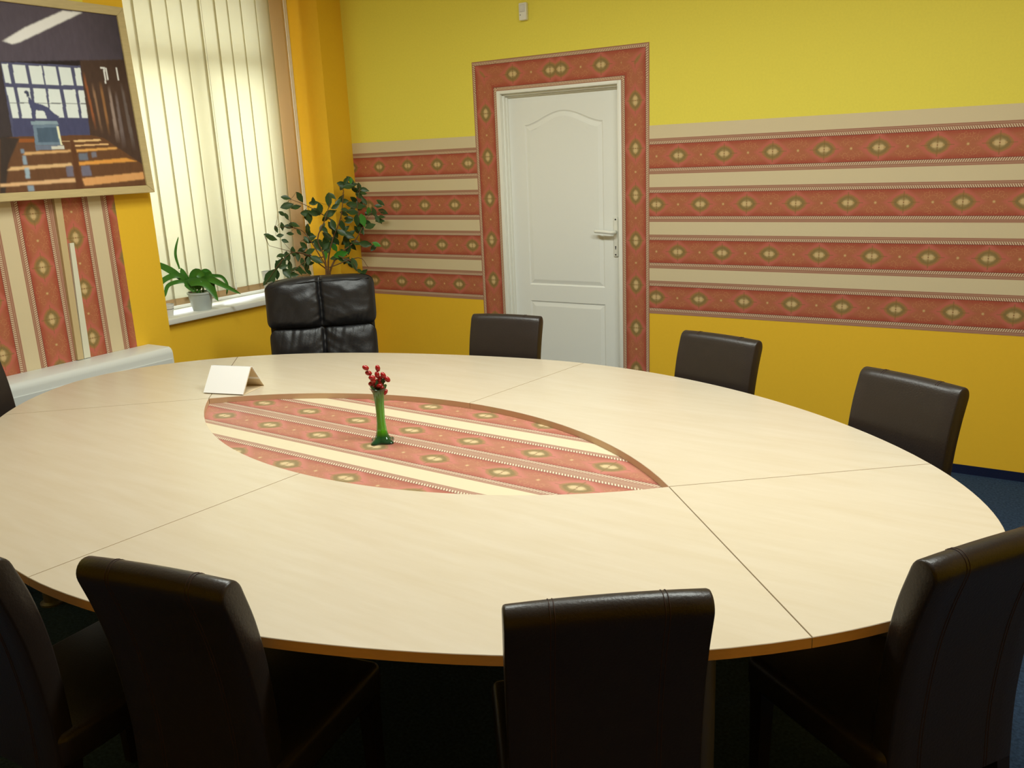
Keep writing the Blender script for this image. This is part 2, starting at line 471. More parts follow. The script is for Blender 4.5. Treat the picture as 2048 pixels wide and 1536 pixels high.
# casing face, then stepped rebates, both jambs and the head
fr(DX0, 1.264, 0, DZ, -.010, .10); fr(1.264, 1.276, 0, 2.058, .018, .10); fr(1.276, 1.284, 0, 2.048, .040, .10)
fr(2.066, DX1, 0, DZ, -.010, .10); fr(2.056, 2.066, 0, 2.058, .018, .10); fr(2.048, 2.056, 0, 2.048, .040, .10)
fr(1.262, 2.068, 2.060, DZ, -.010, .10); fr(1.262, 2.068, 2.048, 2.060, .018, .10); fr(1.262, 2.068, 2.040, 2.048, .040, .10)
sharp(obj('door_frame', bm, M['framewhite'], dr))

# leaf with two moulded panels; front face at y = LY
LY = .060
def offset_poly(p, d):
    n = len(p); out = []
    for i in range(n):
        a, b_, c = Vector(p[i - 1]), Vector(p[i]), Vector(p[(i + 1) % n])
        e1 = (b_ - a).normalized(); e2 = (c - b_).normalized()
        n1 = Vector((-e1.y, e1.x)); n2 = Vector((-e2.y, e2.x))
        m = (n1 + n2)
        m = m / max(m.length_squared * 0.5, 1e-4)
        out.append(tuple(b_ + m * d))
    return out
xa, xb, zs_, zt_ = 1.395, 1.938, 1.868, 1.944
def panel_top(d):
    a_, b_ = xa + d, xb - d
    out = [(a_, .868 + d), (b_, .868 + d)]
    for i in range(33):
        s = i / 32
        out.append((b_ + (a_ - b_) * s, zs_ - d + (zt_ - zs_) * (0.5 - 0.5 * math.cos(2 * PI * s)) ** 0.85))
    return out
def panel_low(d):
    return [(xa + d, .14 + d), (xb - d, .14 + d), (xb - d, .762 - d), (xa + d, .762 - d)]
pan1, pan2 = panel_top(0), panel_low(0)
def leaf():
    bm = bmesh.new()
    out = [(1.281, .004), (2.052, .004), (2.052, 2.044), (1.281, 2.044)]
    loops = []
    for P in (out, pan1, pan2):
        vs = [bm.verts.new((x, LY, z)) for x, z in P]
        es = [bm.edges.new((vs[i], vs[(i + 1) % len(vs)])) for i in range(len(vs))]
        loops.append((vs, es))
    bmesh.ops.triangle_fill(bm, use_beauty=True, edges=[e for l in loops for e in l[1]])
    # remove any fill inside the panels
    def inside(p, poly):
        c = False
        for i in range(len(poly)):
            (x1, y1), (x2, y2) = poly[i - 1], poly[i]
            if (y1 > p[1]) != (y2 > p[1]) and p[0] < (x2 - x1) * (p[1] - y1) / (y2 - y1) + x1: c = not c
        return c
    kill = [f for f in bm.faces if any(inside((f.calc_center_median().x, f.calc_center_median().z), P) for P in (pan1, pan2))]
    if kill: bmesh.ops.delete(bm, geom=kill, context='FACES_ONLY')
    for (vs, es), PF in zip(loops[1:], (panel_top, panel_low)):
        prev = vs
        for d, dep in ((.004, .0035), (.009, .0055), (.018, .0038), (.032, .0005), (.035, .0)):
            Q = PF(d)
            nv = [bm.verts.new((x, LY + dep, z)) for x, z in Q]
            for i in range(len(nv)):
                j = (i + 1) % len(nv)
                bm.faces.new((prev[i], prev[j], nv[j], nv[i]))
            prev = nv
        cf = bm.faces.new(prev)
        bmesh.ops.triangulate(bm, faces=[cf])
    # sides and back
    o = loops[0][0]
    bk = [bm.verts.new((v.co.x, LY + .038, v.co.z)) for v in o]
    for i in range(4): bm.faces.new((o[i], o[(i + 1) % 4], bk[(i + 1) % 4], bk[i]))
    bm.faces.new(bk)
    return bm
lf = obj('door_leaf', leaf(), M['doorwhite'], dr)
bm = bmesh.new(); box(bm, 2.003, 2.034, LY - .009, LY + .001, 1.062, 1.302, 0, .007, 3)
hp = sharp(obj('handle_plate', bm, M['plastic'], lf), 50)
for z, w in ((1.288, .0045), (1.076, .0045)):
    bm = bmesh.new()
    tube(bm, [(2.0185, LY - .0115, z), (2.0185, LY - .006, z)], w, 12); obj('screw', bm, M['hole'], lf, True)
bm = bmesh.new()
tube(bm, [(2.0185, LY - .0105, 1.124), (2.0185, LY - .006, 1.124)], .0042, 12); box(bm, 2.0163, 2.0207, LY - .0105, LY - .006, 1.108, 1.124)
obj('keyhole', bm, M['hole'], lf)
bm = bmesh.new()
tube(bm, [(2.0185, LY - .008, 1.212), (2.0185, LY - .03, 1.212), (2.0175, LY - .043, 1.212), (2.012, LY - .052, 1.212), (1.999, LY - .055, 1.213),
          (1.960, LY - .055, 1.217), (1.920, LY - .054, 1.219), (1.902, LY - .050, 1.219), (1.897, LY - .044, 1.219)],
     [.012, .011, .0105, .0105, .0105, .0105, .0105, .010, .008], 14)
obj('door_handle', bm, M['plastic'], lf, True)

# ------------------------------------------------------------------ window, sill
win = bpy.data.objects.new('window_1', None); COL.objects.link(win); win['kind'] = 'structure'
bm = bmesh.new()
W0, W1 = YN, -.50
def fw(y0, y1, z0, z1, x0=XW - .07, x1=XW): box(bm, x0, x1, y0, y1, z0, z1, 0, .004, 2)
fw(W0 + .001, W0 + .06, SILL + .051, 2.859); fw(W1 - .06, W1 - .001, SILL + .051, 2.859); fw(W0, W1, SILL + .001, SILL + .05); fw(W0, W1, 2.86, 2.92)
fw(W0 + .061, W1 - .061, 2.30, 2.40, XW - .066, XW - .004); fw(-1.14, -1.04, SILL + .051, 2.299)
sharp(obj('window_frame', bm, M['upvc'], win))
bm = bmesh.new(); box(bm, XW - .04, XW - .036, W0 + .05, W1 - .05, SILL + .04, 2.88); obj('window_pane', bm, M['glass'], win)
bm = bmesh.new(); box(bm, XW - .03, -.012, YN, YF, .817, SILL, 0, .006, 3)
sharp(obj('window_sill', bm, M['sill'], win))
# narrow white edge bead in the corner of the reveal
bm = bmesh.new(); box(bm, XW, XW + .018, YF - .03, YF - .001, SILL, 2.92, 0, .003); obj('window_bead', bm, M['upvc'], win)

# ------------------------------------------------------------------ vertical blind
BXX = -.20
vb = thing('vertical_blind', 'cream vertical slat blind hanging in the window recess', 'blind', (BXX, -1.0, SILL))
lines = [-1.700, -1.588, -1.476, -1.362, -1.253, -1.149, -1.022, -.91, -.805, -.701, -.578, -.467, -.341]
for i in range(len(lines) - 1):
    y0, y1 = lines[i], lines[i + 1]
    last = i == len(lines) - 2
    ov = [.006, .009, .014, .003, .005, .007, .018, .004, .007, .003, .004, .004][i]
    c_ = (y0 + y1) / 2
    hw = (y1 - y0) / 2 + ov / 2 + .003
    th = R(2.6)
    if i == 0: hw -= .02; c_ += .015
    def slab(z0, z1, t, x_off=0.0):
        bm = bmesh.new()
        n = 6
        cols = []
        for s in range(n + 1):
            v = -1 + 2 * s / n
            bow = .0015 * (1 - v * v)
            yy = c_ + hw * v * math.cos(th); xx = hw * v * math.sin(th) + bow + x_off
            cols.append([bm.verts.new((xx + dx_, yy + 1.0, z - SILL)) for dx_ in (0, t) for z in (z0, z1)])
        for s in range(n):
            a, b_ = cols[s], cols[s + 1]
            bm.faces.new((a[0], b_[0], b_[1], a[1])); bm.faces.new((a[2], a[3], b_[3], b_[2]))
            bm.faces.new((a[0], a[2], b_[2], b_[0])); bm.faces.new((a[1], b_[1], b_[3], a[3]))
        for a in (cols[0], cols[-1]): bm.faces.new((a[0], a[1], a[3], a[2]))
        return bm
    sl = obj('slat', slab(.893, 2.86, .0006), M['slat_shaded'] if last else M['slat'], vb, True)
    obj('bottom_weight', slab(.892, .932, .0016, .0008), M['hem'], sl, True)
bm = bmesh.new(); box(bm, -.022, .022, YN + 1.005, YF + .98, 2.865 - SILL, 2.92 - SILL, 0, .003); obj('head_rail', bm, M['upvc'], vb)
bm = bmesh.new()
tube(bm, [(.022, -1.02 + 1.0 + .0 , 2.86 - SILL), (.024, -.02, 1.1 - SILL), (.024, -.02, .93 - SILL)], .0012, 6)
tube(bm, [(.024, -.02, .965 - SILL), (.024, -.02, .925 - SILL)], [.004, .006], 10)
obj('control_cord', bm, M['plastic'], vb, True)

# ------------------------------------------------------------------ convector heater under the pier
ht = thing('convector_heater', 'long white convector heater casing standing against the striped pier', 'heater', (.1, -2.9, 0))
bm = bmesh.new(); HZ = .742
prof = [(.003 - .1, .09), (.205 - .1, .09), (.212 - .1, .10), (.212 - .1, HZ - .034), (.208 - .1, HZ - .018), (.198 - .1, HZ - .006), (.184 - .1, HZ), (.003 - .1, HZ)]
def extr(bm, prof, y0, y1):
    a = [bm.verts.new((x, y0, z)) for x, z in prof]; b_ = [bm.verts.new((x, y1, z)) for x, z in prof]
    bm.faces.new(a[::-1]); bm.faces.new(b_)
    for i in range(len(prof)):
        j = (i + 1) % len(prof); bm.faces.new((a[i], a[j], b_[j], b_[i]))
extr(bm, prof, -1.3, 1.070)
sharp(obj('casing', bm, M['radiator'], ht), 50)
bm = bmesh.new(); box(bm, .1125, .1165, -1.28, 1.060, .12, HZ - .062, 0, .0015); obj('front_panel', bm, M['radiator'], ht)
for y in (-1.1, .9):
    bm = bmesh.new(); box(bm, -.07, .09, y - .03, y + .03, 0, .092); obj('foot', bm, M['radiator'], ht)

# cable ducts running down the joint of the striped paper
bm = bmesh.new()
def duct(bm, y0t, y1t, y0b, y1b, zt, zb, d):
    vs = []
    for (ya, yb, z) in ((y0b, y1b, zb), (y0t, y1t, zt)):
        vs.append([bm.verts.new(p) for p in ((.002, ya, z), (.002, yb, z), (d, yb - .002, z), (d, ya + .002, z))])
    for i in range(4):
        j = (i + 1) % 4; bm.faces.new((vs[0][i], vs[0][j], vs[1][j], vs[1][i]))
    bm.faces.new(vs[0][::-1]); bm.faces.new(vs[1])
duct(bm, -2.240, -2.200, -2.262, -2.226, 1.62, .745, .018)
tag(obj('cable_duct', bm, M['cream']), 'beige cable duct running down the striped paper below the painting', 'cable duct')
bm = bmesh.new(); duct(bm, -2.197, -2.170, -2.224, -2.184, 1.345, .745, .014)
tag(obj('cable_duct', bm, M['whiteduct']), 'short white cable duct ending halfway up beside the beige duct', 'cable duct')

# motion sensor
sn = thing('motion_sensor', 'small white sensor box fixed high on the lemon wall above the door', 'sensor', (1.462, 0, 2.465))
bm = bmesh.new(); box(bm, -.026, .026, -.030, -.001, 0, .098, 0, .006, 3); sharp(obj('housing', bm, M['plastic'], sn), 50)
bm = bmesh.new(); box(bm, -.019, .019, -.0335, -.028, .046, .088, 0, .004, 2); sharp(obj('lens_window', bm, M['potwhite'], sn), 50)
bm = bmesh.new(); tube(bm, [(-.014, -.0315, .030), (-.014, -.029, .030)], .003, 8); obj('indicator', bm, M['legmetal'], sn)

# ------------------------------------------------------------------ painting
PAINT = {'ceil':[(-2.342,2.467),(-1.754,2.476),(-1.758,2.227),(-2.0,2.238),(-2.398,2.205)],'back':[(-2.398,2.205),(-1.998,2.212),(-2.017,1.874),(-2.414,1.868)],'low':[(-2.396,1.952),(-2.007,1.958),(-2.016,1.877),(-2.407,1.868)],'p1':[(-2.395,2.197),(-2.365,2.198),(-2.367,2.111),(-2.395,2.112)],'p2':[(-2.345,2.197),(-2.285,2.197),(-2.283,2.113),(-2.347,2.112)],'p3':[(-2.267,2.197),(-2.205,2.198),(-2.206,2.114),(-2.268,2.113)],'p4':[(-2.195,2.198),(-2.133,2.199),(-2.133,2.113),(-2.199,2.113)],'p5':[(-2.119,2.198),(-2.055,2.2),(-2.055,2.115),(-2.12,2.114)],'p6':[(-2.035,2.2),(-2.004,2.201),(-2.005,2.115),(-2.04,2.115)],'p7':[(-2.396,2.092),(-2.36,2.093),(-2.363,1.955),(-2.394,1.954)],'p8':[(-2.343,2.093),(-2.284,2.094),(-2.294,1.954),(-2.349,1.955)],'p9':[(-2.266,2.093),(-2.207,2.093),(-2.212,1.955),(-2.282,1.954)],'p10':[(-2.193,2.093),(-2.134,2.094),(-2.138,1.959),(-2.208,1.958)],'p11':[(-2.116,2.093),(-2.053,2.095),(-2.058,1.959),(-2.118,1.958)],'p12':[(-2.037,2.094),(-2.006,2.094),(-2.01,1.96),(-2.044,1.959)],'line':[(-2.394,2.024),(-2.005,2.031),(-2.006,2.027),(-2.395,2.021)],'lcol':[(-2.398,2.205),(-2.404,2.09),(-2.414,1.868),(-2.472,1.862)],'wood':[(-1.998,2.238),(-1.78,2.232),(-1.747,1.724),(-2.016,1.877)],'s1':[(-1.996,2.186),(-1.985,2.187),(-1.973,1.894),(-1.986,1.894)],'s2':[(-1.958,2.136),(-1.947,2.136),(-1.943,1.881),(-1.956,1.881)],'s3':[(-1.914,2.144),(-1.9,2.145),(-1.903,1.867),(-1.915,1.867)],'s4':[(-1.869,2.126),(-1.857,2.127),(-1.855,1.832),(-1.879,1.833)],'s5':[(-1.835,2.101),(-1.823,2.101),(-1.825,1.804),(-1.849,1.804)],'s6':[(-1.795,2.143),(-1.783,2.144),(-1.767,1.789),(-1.791,1.789)],'m1':[(-1.892,2.212),(-1.866,2.214),(-1.866,2.207),(-1.892,2.204)],'m2':[(-1.877,2.21),(-1.868,2.21),(-1.873,2.132),(-1.881,2.131)],'m3':[(-1.865,2.21),(-1.857,2.211),(-1.856,2.151),(-1.866,2.15)],'m4':[(-1.804,2.216),(-1.795,2.217),(-1.797,2.151),(-1.805,2.151)],'floor':[(-2.414,1.868),(-2.016,1.877),(-1.944,1.86),(-1.751,1.725),(-1.752,1.617),(-2.526,1.612),(-2.471,1.868)],'fsh':[(-2.471,1.868),(-2.383,1.862),(-2.46,1.744),(-2.501,1.612),(-2.526,1.612)],'f1':[(-2.37,1.797),(-2.138,1.805),(-2.137,1.794),(-2.383,1.783)],'f2':[(-2.109,1.805),(-1.883,1.815),(-1.877,1.805),(-2.108,1.793)],'f3':[(-2.114,1.851),(-1.968,1.856),(-1.958,1.847),(-2.116,1.841)],'f4':[(-2.111,1.828),(-1.926,1.834),(-1.92,1.827),(-2.113,1.82)],'f5':[(-2.45,1.73),(-2.148,1.741),(-2.144,1.725),(-2.473,1.713)],'f6':[(-2.107,1.744),(-1.839,1.759),(-1.777,1.74),(-2.107,1.728)],'f7':[(-2.517,1.655),(-2.134,1.668),(-2.131,1.648),(-2.52,1.641)],'f8':[(-2.106,1.664),(-1.76,1.683),(-1.759,1.646),(-2.099,1.626)],'f9':[(-2.383,1.859),(-2.311,1.858),(-2.314,1.843),(-2.39,1.842)],'f10':[(-2.175,1.849),(-2.132,1.849),(-2.133,1.844),(-2.175,1.844)],'v1':[(-2.129,1.848),(-2.111,1.848),(-2.11,1.606),(-2.147,1.608)],'b1':[(-2.387,1.812),(-2.373,1.811),(-2.373,1.792),(-2.39,1.793)],'b2':[(-2.386,1.78),(-2.369,1.78),(-2.37,1.738),(-2.39,1.739)],'b3':[(-2.387,1.726),(-2.365,1.725),(-2.37,1.674),(-2.391,1.675)],'b4':[(-2.391,1.64),(-2.36,1.642),(-2.362,1.614),(-2.391,1.614)],'b5':[(-2.18,1.726),(-2.143,1.727),(-2.147,1.675),(-2.182,1.675)],'b6':[(-2.1,1.724),(-2.052,1.726),(-2.05,1.675),(-2.102,1.674)],'b7':[(-2.1,1.786),(-2.051,1.788),(-2.053,1.754),(-2.103,1.753)],'b8':[(-2.031,1.79),(-2.004,1.792),(-2.003,1.766),(-2.031,1.765)],'q1':[(-2.312,1.941),(-2.18,1.942),(-2.174,1.926),(-2.311,1.923)],'q2':[(-2.304,1.924),(-2.18,1.925),(-2.181,1.827),(-2.312,1.828)],'q3':[(-2.288,1.909),(-2.19,1.913),(-2.191,1.842),(-2.294,1.842)],'q4':[(-2.188,1.916),(-2.176,1.917),(-2.175,1.827),(-2.185,1.827)],'q5':[(-2.314,1.828),(-2.18,1.827),(-2.168,1.809),(-2.314,1.804)],'q6':[(-2.233,1.823),(-2.169,1.825),(-2.169,1.81),(-2.234,1.808)],'h1':[(-2.314,2.077),(-2.303,2.083),(-2.293,2.077),(-2.293,2.054),(-2.305,2.052),(-2.306,2.066),(-2.315,2.068)],'h2':[(-2.3,2.054),(-2.291,2.05),(-2.281,2.028),(-2.243,2.02),(-2.211,2.006),(-2.186,1.978),(-2.161,1.964),(-2.174,1.952),(-2.227,1.951),(-2.234,1.988),(-2.274,1.992),(-2.291,1.949),(-2.301,1.949),(-2.298,1.995),(-2.303,2.026)],'pale_strip':[(-2.041,2.466),(-1.932,2.471),(-2.282,2.302),(-2.324,2.288),(-2.369,2.298),(-2.248,2.369)]}
PC = dict(ceil=(74,66,78), back=(72,74,104), low=(62,64,96), line=(84,90,96), lcol=(52,44,46), wood=(66,48,40),
 s1=(150,86,50), s2=(146,112,86), s3=(146,102,62), s4=(150,132,124), s5=(112,100,100), s6=(98,88,86), m1=(225,225,225), m2=(225,225,225), m3=(215,215,215), m4=(225,225,225),
 floor=(92,60,38), fsh=(50,40,36), f1=(196,154,104), f2=(206,152,84), f3=(205,170,120), f4=(205,165,115), f5=(202,166,120), f6=(205,142,66), f7=(205,165,122), f8=(200,146,92), f9=(136,76,34), f10=(196,166,124),
 v1=(84,50,30), b1=(120,145,170), b2=(140,165,186), b3=(150,178,196), b4=(130,155,178), b5=(104,106,128), b6=(104,108,132), b7=(96,112,132), b8=(110,116,134),
 q1=(124,144,158), q2=(98,118,138), q3=(66,84,104), q4=(214,214,180), q5=(98,108,128), q6=(190,190,180), h1=(54,60,84), h2=(66,70,104), pale_strip=(226,230,244))
for i_ in range(1, 13): PC['p%d' % i_] = (206, 222, 214)
for k_ in PC: PC[k_] = tuple(min(245, c_ * 1.10 + 9) for c_ in PC[k_])
PY0, PY1, PZ0, PZ1 = -2.93, -1.748, 1.612, 2.474
LEAN = math.atan(.045 / .944)
pic = thing('framed_painting', 'large painting of a statue in a sunlit hall in a pale gilt wooden frame', 'painting', (.076, -2.339, 1.573))
pic.rotation_euler = (0, -LEAN, 0)
OX, OY, OZ = .076, -2.339, 1.573
nY, nZ = 430, 310
ys = np.linspace(PY0, PY1, nY); zs = np.linspace(PZ0, PZ1, nZ)
YY, ZZ = np.meshgrid(ys, zs, indexing='ij')
img = np.zeros((nY, nZ, 3)); img[:] = lin((46, 38, 40))[:3]
def pip(poly):
    c = np.zeros(YY.shape, bool)
    for i in range(len(poly)):
        (x1, y1), (x2, y2) = poly[i - 1], poly[i]
        if y1 == y2: continue
        c ^= ((y1 > ZZ) != (y2 > ZZ)) & (YY < (x2 - x1) * (ZZ - y1) / (y2 - y1) + x1)
    return c
PAINT['ceil'] = [(-2.95, 2.49), (-1.73, 2.49), (-1.755, 2.22)] + PAINT['ceil'][3:] + [(-2.95, 2.22)]
PAINT['lcol'] = [(-2.95, 2.3)] + PAINT['lcol'] + [(-2.95, 1.80)]
PAINT['floor'] = PAINT['floor'][:3] + [(-1.74, 1.72), (-1.74, 1.60), (-2.95, 1.60), (-2.6, 1.84)]
PAINT['f8'][1] = (-1.748, PAINT['f8'][1][1]); PAINT['f8'][2] = (-1.748, PAINT['f8'][2][1])
PAINT['wood'][1] = (-1.74, 2.26); PAINT['wood'][2] = (-1.74, 1.722)
for k_, poly in PAINT.items():
    m_ = pip(poly).astype(float)
    rep = 1
    if k_ in ('pale_strip', 's1', 's2', 's3', 's4', 's5', 's6', 'b1', 'b2', 'b3', 'b4', 'b5', 'b6', 'b7', 'b8', 'f1', 'f2', 'f5', 'f6', 'f7', 'f8', 'v1', 'wood', 'lcol', 'fsh', 'ceil'): rep = 3
    for _ in range(rep):
        m2 = m_.copy(); m2[1:-1, 1:-1] = (m_[1:-1, 1:-1] * 2 + m_[:-2, 1:-1] + m_[2:, 1:-1] + m_[1:-1, :-2] + m_[1:-1, 2:]) / 6; m_ = m2
    if k_ in ('s1', 's2', 's3', 's4', 's5', 's6'):
        zz0 = min(p[1] for p in poly); zz1 = max(p[1] for p in poly)
        m_ *= np.clip(np.minimum((ZZ - zz0) / .10, (zz1 - ZZ) / .06), 0, 1) * .8
    if k_ == 'pale_strip': m_ *= np.clip((YY + 2.41) / .07, 0, 1)  # white strip painted across the canvas ceiling, faded at its left end
    if k_.startswith('b') and len(k_) == 2: m_ *= .75
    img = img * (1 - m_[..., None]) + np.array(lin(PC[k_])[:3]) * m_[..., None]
# shade of the dark hall corner
sh = 1 - .35 * np.clip((YY + 2.0) / .25, 0, 1) * np.clip((ZZ - 2.1) / .2, 0, 1)
img *= sh[..., None]
me = bpy.data.meshes.new('painted_canvas')
vv = [(0.0, float(y) - OY, float(z) - OZ) for y in ys for z in zs]
ff = [(i * nZ + j, (i + 1) * nZ + j, (i + 1) * nZ + j + 1, i * nZ + j + 1) for i in range(nY - 1) for j in range(nZ - 1)]
me.from_pydata([(v[0] - .0, v[1], v[2]) for v in vv], [], ff)
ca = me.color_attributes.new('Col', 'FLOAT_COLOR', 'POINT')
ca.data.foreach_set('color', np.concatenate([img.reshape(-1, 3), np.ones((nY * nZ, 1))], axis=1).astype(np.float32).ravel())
me.materials.append(M['painting'])
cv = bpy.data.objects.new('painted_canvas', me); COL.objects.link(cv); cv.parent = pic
def bar(p0, p1, p2, p3, name='frame_bar'):
    bm = bmesh.new()
    a = [bm.verts.new((.010, y - OY, z - OZ)) for y, z in (p0, p1, p2, p3)]
    b_ = [bm.verts.new((-.018, y - OY, z - OZ)) for y, z in (p0, p1, p2, p3)]
    bm.faces.new(a); bm.faces.new(b_[::-1])
    for i in range(4): bm.faces.new((a[i], a[(i + 1) % 4], b_[(i + 1) % 4], b_[i]))
    es = [e for e in bm.edges]
    bmesh.ops.recalc_face_normals(bm, faces=bm.faces)
    bmesh.ops.bevel(bm, geom=es, offset=.002, segments=2, affect='EDGES')
    sharp(obj(name, bm, M['goldwood'], pic))
fy0, fy1, fz0, fz1 = PY0 - .043, -1.705, 1.573, 2.517
iy0, iy1, iz0, iz1 = PY0, PY1, PZ0, PZ1
bar((fy0, fz0), (fy1, fz0), (iy1, iz0), (iy0, iz0)); bar((fy0, fz1), (iy0, iz1), (iy1, iz1), (fy1, fz1))
bar((fy1, fz0), (fy1, fz1), (iy1, iz1), (iy1, iz0)); bar((fy0, fz0), (iy0, iz0), (iy0, iz1), (fy0, fz1))
bm = bmesh.new(); box(bm, -.018, -.003, fy0 + .01 - OY, fy1 - .01 - OY, .01, fz1 - OZ - .01); obj('backing_board', bm, M['rim'], pic)
bm = bmesh.new(); box(bm, -.074, -.018, -.3, .3, .06, .09); obj('wall_bracket', bm, M['blackpl'], pic)

# ------------------------------------------------------------------ conference table
TC = (2.361, -2.533); TTH = -.0404; TA, TB, TN = 1.9176, 1.2423, 1.808
CO = [-0.00338, 0.00642, 4e-05, 0.0008, 0.00087, -0.01014, 0.00703, 0.0044, -0.00547]
TZ, TT = .740, .024
def outline(t):
    c, s = math.cos(t), math.sin(t)
    base = (abs(c / TA) ** TN + abs(s / TB) ** TN) ** (-1 / TN)
    # soften the superellipse ends
    f = 1 + CO[0] + sum(CO[2 * k - 1] * math.cos(k * t) + CO[2 * k] * math.sin(k * t) for k in range(1, 5))
    r = base * f
    return (r * c, r * s)
def to_local(x, y):
    dx, dy = x - TC[0], y - TC[1]; c, s = math.cos(TTH), math.sin(TTH)
    return (dx * c + dy * s, -dx * s + dy * c)
tb = thing('conference_table', 'large pale maple oval conference table with a striped lens-shaped inlay', 'table', (TC[0], TC[1], 0), TTH)
TR = to_local(3.420, -2.560); TL = to_local(1.312, -2.472)
HW = .442
# the lens in table coordinates: two arcs between the tips
def lens(side, n=40):
    a, b_ = np.array(TL), np.array(TR); mid = (a + b_) / 2; d = (b_ - a); L = np.linalg.norm(d) / 2; e = d / np.linalg.norm(d); nn = np.array([-e[1], e[0]]) * side
    Rr = (L * L + HW * HW) / (2 * HW); out = []
    for i in range(n + 1):
        s = -L + 2 * L * i / n
        h = math.sqrt(Rr * Rr - s * s) - (Rr - HW)
        out.append(tuple(mid + e * s + nn * h))
    return out
LT = lens(1); LB = lens(-1)          # left tip -> right tip
def ang(p): return math.atan2(p[1], p[0]) % (2 * PI)
cut = dict(re=to_local(4.054, -2.049), rw=to_local(3.967, -3.175), tm=to_local(2.491, -1.312), bm=to_local(2.269, -3.751),
           lt=to_local(.765, -1.85), lb=to_local(.66, -3.02))
LTm, LBm = LT[20], LB[20]
def arc(a0, a1, n=28):               # ccw
    if a1 < a0: a1 += 2 * PI
    return [outline(a0 + (a1 - a0) * i / n) for i in range(n + 1)]
G = .0007
def shrink(poly):
    return offset_poly(poly, G)
A_ = {k_: ang(v) for k_, v in cut.items()}
secs = []
# right end
secs.append((arc(A_['rw'], A_['re']) + [TR], None))
# far right: outer re -> tm, lens LTm -> TR
secs.append((arc(A_['re'], A_['tm']) + LT[20:], 'L'))
secs.append((arc(A_['tm'], A_['lt']) + LT[:21], 'L'))
secs.append((arc(A_['lt'], A_['lb']) + [TL], None))
secs.append((arc(A_['lb'], A_['bm']) + LB[20::-1], 'L'))
secs.append((arc(A_['bm'], A_['rw']) + LB[:19:-1], 'L'))
for poly, kind in secs:
    p = shrink(poly)
    no = 28
    mi = [1 if i < 28 else 3 for i in range(len(p))]
    if kind:
        for i in range(no + 1, len(p) - 1): mi[i] = 2
    bm = bmesh.new()
    n = len(p); zt, zb = TZ, TZ - TT
    top = [bm.verts.new((x, y, zt)) for x, y in offset_poly(p, .0012)]
    up = [bm.verts.new((x, y, zt - .0012)) for x, y in p]
    lo = [bm.verts.new((x, y, zb)) for x, y in p]
    f = bm.faces.new(top); f.material_index = 0
    f = bm.faces.new(lo[::-1]); f.material_index = 1
    for i in range(n):
        j = (i + 1) % n
        f = bm.faces.new((top[i], up[i], up[j], top[j])); f.material_index = 3 if mi[i] == 3 else 0
        f = bm.faces.new((up[i], lo[i], lo[j], up[j])); f.material_index = mi[i]
    obj('tabletop_section', bm, None, tb, mats=[M['maple'], M['edge'], M['rim'], M['joint']])
# inlay panel one board thickness lower, papered with two rolls joined along the long axis
bm = bmesh.new(); L_ = bm.loops.layers.uv.new('UVMap')
ax = TTH  # axis of the tips relative to the table frame
ia = math.atan2(TR[1] - TL[1], TR[0] - TL[0])
ym0 = (TL[1] + TR[1]) / 2 + .018
def iuv(x, y, side):
    dy = (y - ym0) - math.tan(ia) * 0 * x
    sh = -.020 + (.264 / 2 if False else 0)
    return ((x - sh) * .264 / .2735 , abs(dy) * .985)
nx = 60
xs_ = np.linspace(TL[0] - .02, TR[0] + .02, nx)
for side in (1, -1):
    for i in range(nx - 1):
        q_ = [(xs_[i], ym0), (xs_[i + 1], ym0), (xs_[i + 1], ym0 + side * .53), (xs_[i], ym0 + side * .53)]
        f = bm.faces.new([bm.verts.new((x, y, TZ - TT - .0005)) for x, y in q_])
        for lp, (x, y) in zip(f.loops, q_): lp[L_].uv = iuv(x + (0.264/2*0), y, side)
me = bpy.data.meshes.new('inlay_panel'); bm.to_mesh(me); bm.free(); me.materials.append(M['inlay'])
o = bpy.data.objects.new('inlay_panel', me); COL.objects.link(o); o.parent = tb
# apron beams and grey tubular legs
def leg(x, y):
    bm = bmesh.new(); lathe(bm, [(.045, 0), (.045, .008), (.030, .014), (.030, TZ - TT - .006), (.05, TZ - TT - .006), (.05, TZ - TT - .001)], 28, (x, y, 0))
    sharp(obj('leg', bm, M['legmetal'], tb), 40)
for x, y in ((1.42, -.62), (-1.36, -.62), (1.36, .62), (-1.36, .62), (0.02, -.80), (0.02, .80), (1.66, 0), (-1.66, 0)): leg(x, y)
bm = bmesh.new(); box(bm, TL[0] - .02, TR[0] + .02, -.54, .54, TZ - TT - .020, TZ - TT - .0025); obj('inlay_board', bm, M['cardback'], tb)

# ------------------------------------------------------------------ dining chair
def chair_profile():
    """closed side profile (y, z) of the upholstered back; y grows towards the table"""
    cl = spline([(.0, .34), (.004, .46), (.0, .58), (-.012, .70), (-.032, .80), (-.058, .885)], 6)
    th = lambda z: .024 + .006 * min(1, max(0, (z - .5) / .3))
    fr_, bk_ = [], []
    for i, (y, z) in enumerate(cl):
        a = cl[max(i - 1, 0)]; b_ = cl[min(i + 1, len(cl) - 1)]
        t = Vector((b_[0] - a[0], b_[1] - a[1])).normalized(); n_ = Vector((t.y, -t.x)); h = th(z)
        fr_.append((y + n_.x * h, z + n_.y * h)); bk_.append((y - n_.x * h, z - n_.y * h))
    # round top
    c_ = Vector(cl[-1]); t = (Vector(cl[-1]) - Vector(cl[-2])).normalized(); n_ = Vector((t.y, -t.x)); h = th(.9)
    cap = []
    for k_ in range(1, 12):
        a = PI * k_ / 12
        cap.append(tuple(c_ + n_ * h * math.cos(a) + t * h * 1.15 * math.sin(a)))
    return fr_ + cap + bk_[::-1]
CP = chair_profile()
TOPZ = max(p[1] for p in CP)
TOPY = [p for p in CP if p[1] == TOPZ][0][0]
